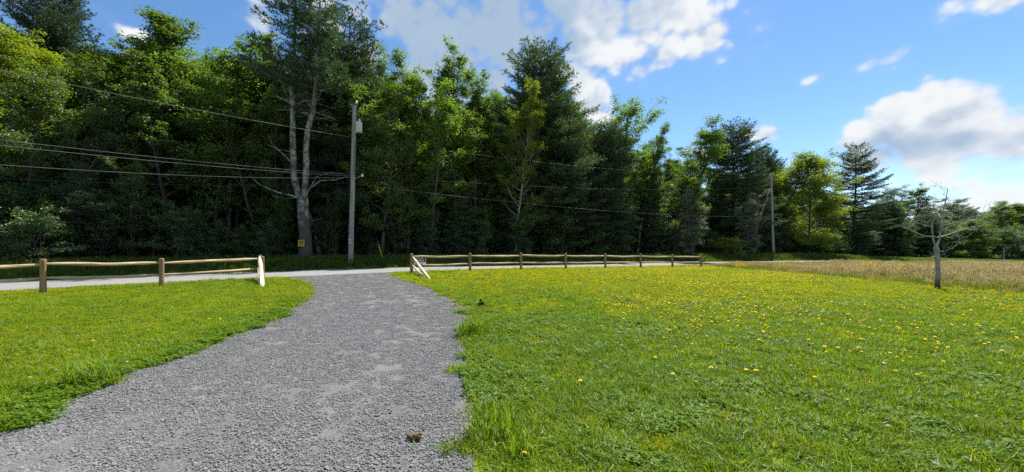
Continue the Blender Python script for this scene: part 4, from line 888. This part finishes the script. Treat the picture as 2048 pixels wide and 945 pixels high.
# rental sign hung between the rails of the right fence
def rent_sign():
    d = np.array(rp[1]) - np.array(rp[0]); ang = math.atan2(d[1], d[0]); u = d / np.linalg.norm(d)
    Wd, Hg = .64, .50; base = np.array(rp[0]) + u * .46 + np.array((-u[1], u[0])) * .075; zc = gz(*rp[0]) + 1.10 - .40
    o = empty('rental_sign', (base[0], base[1], zc), ang); m = MB(); m.box((0, 0, 0), (Wd, .012, Hg)); link('panel', m.mesh('panel'), o, MT['sign_white'])
    m = MB(); m.box((0, -.0085, .075), (Wd - .05, .004, Hg - .20)); link('colour_field', m.mesh('colour_field'), o, MT['sign_navy'])
    for txt, zz in (('FOR', .085), ('RENT', -.06)):
        cu = bpy.data.curves.new('lettering', 'FONT'); cu.body = txt; cu.size = .17; cu.align_x = 'CENTER'; cu.extrude = .0015; cu.offset = .004; cu.space_character = 1.08
        t = bpy.data.objects.new('lettering', cu); COL.objects.link(t); bpy.context.view_layer.update(); me = bpy.data.meshes.new_from_object(t.evaluated_get(bpy.context.evaluated_depsgraph_get())); bpy.data.objects.remove(t)
        q = link('lettering', me, o, MT['sign_white'], (0, -.0125, zz)); q.rotation_euler = (R(90), 0, 0); q.scale = (1.08, 1, 1)
    tag(o, 'small navy and white FOR RENT sign between the fence rails beside the drive', 'sign')
rent_sign()

# ------------------------------------------------------------------ utility poles and wires
def pole_mesh(H, r0, r1, lean=(0, 0)):
    m = MB(); t = np.linspace(0, 1, 9); rng = np.random.default_rng(int(H * 10)); m.tube(np.stack([t * lean[0] + rng.normal(0, .008, 9), t * lean[1], -.3 + t * (H + .3)], 1), np.linspace(r0, r1, 9), 12, True); return m.mesh('shaft', True)
def utility_pole(px_b, py_b, px_t, py_t, Y, label, r=(.19, .13), fit=True):
    X = ray(px_b, Y); z = gz(X, Y); H = zat(py_t, Y) - z; o = empty('utility_pole', (X, Y, z)); link('shaft', pole_mesh(H, r[0], r[1], (ray(px_t, Y) - X, 0)), o, MT['pole'])
    tag(o, label, 'utility pole'); return o, np.array((X, Y, z)), np.array((ray(px_t, Y), Y, z + H))
def bits(o, name, fn, m, smooth=False):
    b = MB(); fn(b); return link(name, b.mesh(name, smooth), o, MT[m])
YP = at_off(700, 1.8)[1]
P1, b1, t1 = utility_pole(701, 524, 709, 212, YP, 'grey wooden utility pole with transformer across from the drive')
def on1(py): f = (zat(py, YP) - b1[2]) / (t1[2] - b1[2]); return (b1 + (t1 - b1) * f) - b1
c = on1(256) + np.array((.40, -.12, 0))
tr = bits(P1, 'transformer', lambda b: b.tube([c + (0, 0, -.38), c + (0, 0, -.36), c + (0, 0, .30), c + (0, 0, .34), c + (0, 0, .40)], [.20, .235, .235, .245, .12], 16), 'can', True)
bits(tr, 'bushing', lambda b: b.tube([c + (.06, 0, .38), c + (.06, 0, .48), c + (.06, 0, .50), c + (.06, 0, .62)], [.05, .075, .045, .03], 8), 'porcelain', True)
for py_ in (248, 266): bits(P1, 'bracket', lambda b: b.box(on1(py_) + (.17, -.08, 0), (.26, .06, .07)), 'steel')
bits(P1, 'insulator_pin', lambda b: b.tube([on1(222) + (.12, 0, 0), on1(205) + (.14, 0, 0)], .025, 6), 'steel')
bits(P1, 'insulator', lambda b: b.tube([on1(207) + (.14, 0, -.05), on1(207) + (.14, 0, .06), on1(207) + (.14, 0, .10), on1(207) + (.14, 0, .18)], [.05, .09, .06, .045], 10), 'porcelain', True)
bits(P1, 'insulator', lambda b: b.tube([on1(352) + (.72, -.1, -.10), on1(352) + (.72, -.1, 0), on1(352) + (.72, -.1, .10)], [.06, .09, .06], 8), 'porcelain', True)
bits(P1, 'standoff_arm', lambda b: b.tube([on1(360) + (0, -.1, 0), on1(352) + (.72, -.1, 0)], .025, 6), 'pole')
for py_, dx_, w_ in ((480.5, 0, .16), (486, -.05, .07), (486, .05, .06)): bits(P1, 'number_tag', lambda b: b.box(on1(py_) + (dx_, -.195, 0), (w_, .012, .075)), 'sign_white')
lead = bits(P1, 'lead_wire', lambda b: b.tube([c + (.06, 0, .6), c + (-.1, 0, .9), on1(207) + (.14, 0, .12)], .012, 5), 'wire_dark')
bits(P1, 'drop_lead', lambda b: b.tube([c + (.1, -.05, -.36), c + (.0, -.08, -.62), on1(285) + (.1, -.1, 0), on1(350) + (.15, -.1, 0)], .012, 5), 'wire_dark')

Y2 = at_off(1543, 4.0)[1]
P2, b2, t2 = utility_pole(1547, 512, 1542, 352, Y2, 'pale utility pole at right with a brown brace pole leaning on it')
bits(P2, 'insulator', lambda b: b.tube([t2 - b2 + (-.1, 0, -.05), t2 - b2 + (-.1, 0, .25)], [.07, .05], 8), 'porcelain', True)
bits(P2, 'dark_band', lambda b: b.tube([(0, 0, .25), (0, 0, .9)], [.205, .20], 12), 'pole_brown', True)
xb = ray(1492, Y2 - .3); yb = Y2 - .3; zb = gz(xb, yb); top = np.array((ray(1541, Y2 - .3), Y2 - .22, zat(378, Y2)))
o = empty('brace_pole', (xb, yb, zb)); m = MB(); d = top - np.array((xb, yb, zb)); m.tube([-d * .03, d * .5, d], [.15, .13, .10], 10); link('shaft', m.mesh('shaft', True), o, MT['pole_brown']); tag(o, 'brown wooden brace pole leaning against the pale utility pole at right', 'pole')
xg = ray(1474, Y2 - 1); yg = Y2 - 1.0; zg = gz(xg, yg)
o = empty('guy_wire', (xg, yg, zg)); d = np.array((ray(1538, Y2), Y2, zat(395, Y2))) - np.array((xg, yg, zg)); m = MB(); m.tube([(0, 0, 0), d], .012, 5); link('cable', m.mesh('cable'), o, MT['wire']); m = MB(); m.tube([(0, 0, 0), d * .16], .05, 7); link('guard', m.mesh('guard'), o, MT['pole']); tag(o, 'thin guy wire with grey guard left of the brown brace pole', 'guy wire')
Y3 = 95.0
P3, b3, t3 = utility_pole(1846, 522, 1847, 450, Y3, 'distant slim utility pole in front of the far treeline, left of the dead tree', (.2, .15))
bits(P3, 'insulator', lambda b: b.tube([t3 - b3 + (0, 0, -.05), t3 - b3 + (0, 0, .3)], [.09, .06], 6), 'porcelain')
P4, b4, t4 = utility_pole(2007, 530, 2007, 496, 84, 'short distant pole at the field edge near the right side of the photo', (.16, .13))
bits(P4, 'arm', lambda b: b.box(t4 - b4 + (.3, 0, -.5), (.7, .12, .10)), 'pole')
# yellow guy guard right of the near pole
xg, yg = at_off(767, 2.6); zg = gz(xg, yg); o = empty('guy_wire', (xg, yg, zg)); d = (b1 + on1(300)) - np.array((xg, yg, zg)); m = MB(); m.tube([(0, 0, 0), d], .010, 5); link('cable', m.mesh('cable'), o, MT['wire_dark']); m = MB(); m.tube([d * .0, d * .17], .038, 8); link('guard', m.mesh('guard'), o, MT['yellow']); tag(o, 'guy wire with yellow guard on the right of the near utility pole', 'guy wire')

def wire(a, b, label, sag, r=.014, m='wire', n=40):
    a = np.array(a, float); b = np.array(b, float); t = np.linspace(0, 1, n); P = a + np.outer(t, b - a); P[:, 2] -= sag * 4 * t * (1 - t)
    mb = MB(); mb.tube(P - a, r, 5, True); o = link('utility_wire', mb.mesh('utility_wire', True), None, MT[m], tuple(a)); return tag(o, label, 'wire', 'overhead wires along the road')
def left_wire(py0, py1, label, r, m='wire', dx=0.0, sagk=1.0):
    """from the near pole back along the road to the left, past the edge of the picture"""
    A = b1 + on1(py1) + np.array((-.12 + dx, -.14, 0)); B = np.array((-36.0, -9.0)); s = None
    ss = np.linspace(0, 1, 2000); XX = A[0] + (B[0] - A[0]) * ss; YY = A[1] + (B[1] - A[1]) * ss; k = np.argmin(np.abs(XX + 1.3299 * YY)); s = ss[k]; zq = zat(py0, YY[k]); zB = A[2] - .6; sag = (A[2] + (zB - A[2]) * s - zq) / (4 * s * (1 - s))
    wire(A, (B[0], B[1], zB), label, sag, r, m)
left_wire(141, 276, 'topmost overhead wire crossing the trees at upper left', .012)
left_wire(280, 350, 'upper of the two close overhead wires at mid left', .009)
left_wire(291, 353, 'lower of the two close overhead wires at mid left', .012)
left_wire(330, 356, 'bright nearly level overhead wire below the close pair at left', .013)
left_wire(357, 367, 'thin dark lowest overhead wire at left', .008, 'wire_dark')
wire(b1 + on1(276) + (.12, 0, 0), t2 + (-.1, 0, .2), 'high wire from the transformer pole to the pale pole at right', .9, .005, 'wire_dark')
wire(b1 + on1(368) + (.14, 0, 0), np.array((ray(1543, Y2), Y2, zat(433, Y2))), 'low sagging cable from the transformer pole to the pale pole at right', .75, .007)
wire(b1 + on1(352) + (.72, -.1, 0), np.array((ray(1541, Y2), Y2 - .1, zat(374, Y2))), 'middle wire reaching the pale pole at right just above the brace pole', .7, .005, 'wire_dark')
wire(np.array((ray(1545, Y2), Y2, zat(434, Y2))), np.array((t3[0], t3[1], zat(470, Y3))), 'cable running right from the pale pole to the distant slim pole', .6, .018)

# ------------------------------------------------------------------ small plants, flowers and the clump on the gravel
def tuft(px, py, n, rad, h0, h1, w, label, seed, m='tuft', lean=.45):
    x, y, z = unproj(px, py); rng = np.random.default_rng(seed); me = blades(rng, n, rad, h0, h1, w, lean, m, .4); o = link('grass_tuft', me, None, None, (x, y, z)); return tag(o, label, 'grass tuft')
tuft(948, 672, 200, .26, .18, .46, .014, 'tall bright grass tuft on the gravel edge halfway along the drive', 1)
tuft(930, 742, 150, .20, .03, .13, .009, 'low flat grass tuft growing out on the gravel at the right edge', 2, 'tuft', .8)
tuft(985, 872, 150, .20, .12, .34, .010, 'big upright grass tuft at the lower right edge of the gravel', 3, 'tuft', .35)
tuft(1045, 915, 50, .10, .14, .30, .009, 'bright narrow grass tuft at the bottom beside the clover', 4, 'tuft', .3)
tuft(182, 768, 170, .24, .16, .40, .011, 'spiky grass tussock at the left edge of the drive', 5, 'tuft', .75)
tuft(912, 622, 90, .30, .04, .12, .012, 'flat grass patch on the gravel near the far bend', 6, 'tuft', .9)
tuft(828, 895, 5, .05, .10, .19, .006, 'lone thin grass sprig beside the brown clump on the gravel', 7, 'tuft', .15)
tuft(905, 905, 26, .10, .05, .15, .007, 'sparse weedy sprig on the gravel near the bottom', 8, 'grass_deep', .8)
tuft(1135, 785, 22, .07, .12, .24, .007, 'few long blades standing above the lawn right of the drive', 9, 'grass_deep', .4)
def leafy_weed(px, py, n, L, label, seed):
    x, y, z = unproj(px, py); rng = np.random.default_rng(seed); V = []; Q = []; t = []
    for i in range(n):
        a = i * 2.4 + rng.normal(0, .2); el = rng.uniform(.25, 1.3); l = L * rng.uniform(.6, 1.1); d = np.array([math.cos(a) * math.cos(el), math.sin(a) * math.cos(el), math.sin(el)]); s_ = np.array([-math.sin(a), math.cos(a), 0]) * l * .17; b = np.array([0, 0, rng.uniform(0, L * .5)]); e = b + d * l; m_ = b + d * l * .55 + np.array([0, 0, l * .06]); e = e - np.array([0, 0, l * .18]); k = len(V)
        V += [b, m_ + s_, m_ + np.array([0, 0, -l * .04]), m_ - s_, e]; Q += [(k, k + 1, k + 4, k + 2), (k, k + 2, k + 4, k + 3)]; c_ = rng.uniform(); t += [c_, c_]
    o = empty('leafy_weed', (x, y, z)); W = MB(); W.tube([(0, 0, -.02), (.005, 0, L * .3), (0, .005, L * .7)], [.008, .006, .003], 5); link('stem', W.mesh('stem'), o, MT['tuft']); link('leaves', mesh_np('leaves', V, Q, None, False, t), o, MT['tuft']); tag(o, label, 'weed')
leafy_weed(963, 616, 60, .22, 'broad-leaved weed with a dark base on the right edge of the gravel', 61)
leafy_weed(920, 603, 26, .16, 'small broad-leaved weed left of the larger one at the gravel edge', 62)
def clump():
    x, y, z = unproj(830, 886); rng = np.random.default_rng(2); m = MB()
    for i in range(14):
        r = rng.uniform(.008, .02); c = np.array([rng.normal(0, .028), rng.normal(0, .022), .02 + rng.uniform(0, .022)]); d = rng.normal(0, 1, 3); d /= np.linalg.norm(d); m.tube([c - d * r * 1.3, c - d * r * .5, c + d * r * .5, c + d * r * 1.3], [r * .4, r, r * .9, r * .3], 6, True, .25, rng)
    tag(link('brown_clump', m.mesh('brown_clump'), None, MT['clod'], (x, y, z + .01)), 'small crumbly brown clump lying on the grey gravel near the bottom', 'clump')
clump()
def flowers():
    rng = np.random.default_rng(12)
    def flower(h, r):
        m = MB(); m.tube([(0, 0, 0), (.004, .002, h * .6), (0, 0, h)], .0016, 3, False); nq = sum(len(a) for a in m.Q); V = np.concatenate(m.V); Q = list(np.concatenate(m.Q)); n = len(V); V = list(V); tint = [.3] * nq; mi = [1] * nq
        for ring, (rr_, zz, cnt) in enumerate(((1.0, .002, 11), (.62, .006, 8))):
            for j in range(cnt):
                a = 6.283 * j / cnt + ring * .3; d = np.array([math.cos(a), math.sin(a), .16 + ring * .25]); s = np.array([-d[1], d[0], 0]) * r * .30; b = np.array([0, 0, h + zz]); k = len(V); V += [b - s * .3, b + d * r * rr_ * .7 - s, b + d * r * rr_, b + d * r * rr_ * .7 + s]; Q.append((k, k + 1, k + 2, k + 3)); tint.append(rng.uniform()); mi.append(0)
        return mesh_np('flower', V, Q, None, False, tint, [MT['petal'], MT['tuft']], mi)
    src = [flower(.10, .021), flower(.14, .019), flower(.08, .022), flower(.12, .018)]
    P = rand_pts(rng, -22, 17, 2.2, 37, 64); P = P[in_view(P, 1.4, .5)]; s = road_s(P[:, 0], P[:, 1]); P = P[(s < -HW - .35) & ~in_poly(edge_jitter(P, .25), DRIVE) & (P[:, 0] < 16.2)]
    right = P[:, 0] > -2.8; d = vnoise(P, .55, 41) + .6 * vnoise(P, 2.0, 42); dr = P[:, 0] - (-.3 - .02 * P[:, 1])
    pr = np.where(right, .30 * sstep(.4, 4.0, P[:, 0] + .14 * (P[:, 1] - 4)) * sstep(2.5, 12, P[:, 1] + .35 * P[:, 0]) + .50 * sstep(8, 20, P[:, 1]) + .005, .004 + .06 * sstep(9, 15, P[:, 1])) * np.clip(.55 + .8 * d, .05, 2)
    P = P[rng.uniform(0, 1, len(P)) < pr]; P = P[np.argsort(np.hypot(P[:, 0], P[:, 1]))]
    vis = np.where((np.abs(P[:, 0]) < 1.33 * P[:, 1]) & (P[:, 1] > 2.55))[0][:300]; z = gz(P[:, 0], P[:, 1])
    for i in vis:
        o = link('yellow_flower', src[rng.integers(0, 4)], None, None, (P[i, 0], P[i, 1], z[i])); k = rng.uniform(.8, 1.25); o.scale = (k, k, k); o.rotation_euler = (rng.normal(0, .2), rng.normal(0, .2), rng.uniform(0, 6.28))
        tag(o, 'small yellow flower standing in the nearer lawn grass', 'flower', 'yellow flowers in the near lawn')
    rest = np.setdiff1d(np.arange(len(P)), vis); P = P[rest]
    P3, rot, k = put(rng, P, .8, 1.25, tilt=.2); far = 1 + .12 * sstep(9, 22, P[:, 1])
    scatter('lawn_flowers', P3, rot, np.stack([k * far, k * far, k * (1 + .25 * (far - 1))], 1), rng.integers(0, 4, len(P)), src, 'sprinkle of yellow flowers across the farther lawn', 'flowers')
    print('flowers', len(vis), len(P))
    # white clover heads
    def head():
        V = []; Q = []; tint = []
        for j in range(16):
            a = rng.uniform(0, 6.28); e_ = rng.uniform(-.2, 1.3); d = np.array([math.cos(a) * math.cos(e_), math.sin(a) * math.cos(e_), math.sin(e_)]); s = np.cross(d, (0, 0, 1.01)); s /= np.linalg.norm(s); b = np.array([0, 0, .075]); k = len(V); V += [b + d * .003, b + d * .009 + s * .003, b + d * .014, b + d * .009 - s * .003]; Q.append((k, k + 1, k + 2, k + 3)); tint.append(rng.uniform())
        return mesh_np('clover_head', V, Q, None, False, tint, [MT['petal_white']])
    P = rand_pts(rng, -8, 8, 2.3, 9, 5); P = P[in_view(P, 1.4, .3) & ~in_poly(P, DRIVE)]; P = P[vnoise(P, 1.5, 21) > .1]; P3, rot, k = put(rng, P, .8, 1.3)
    scatter('clover_flowers', P3, rot, np.stack([k, k, k], 1), np.zeros(len(P)), [head()], 'tiny white clover heads in the near lawn', 'clover flowers')
flowers()
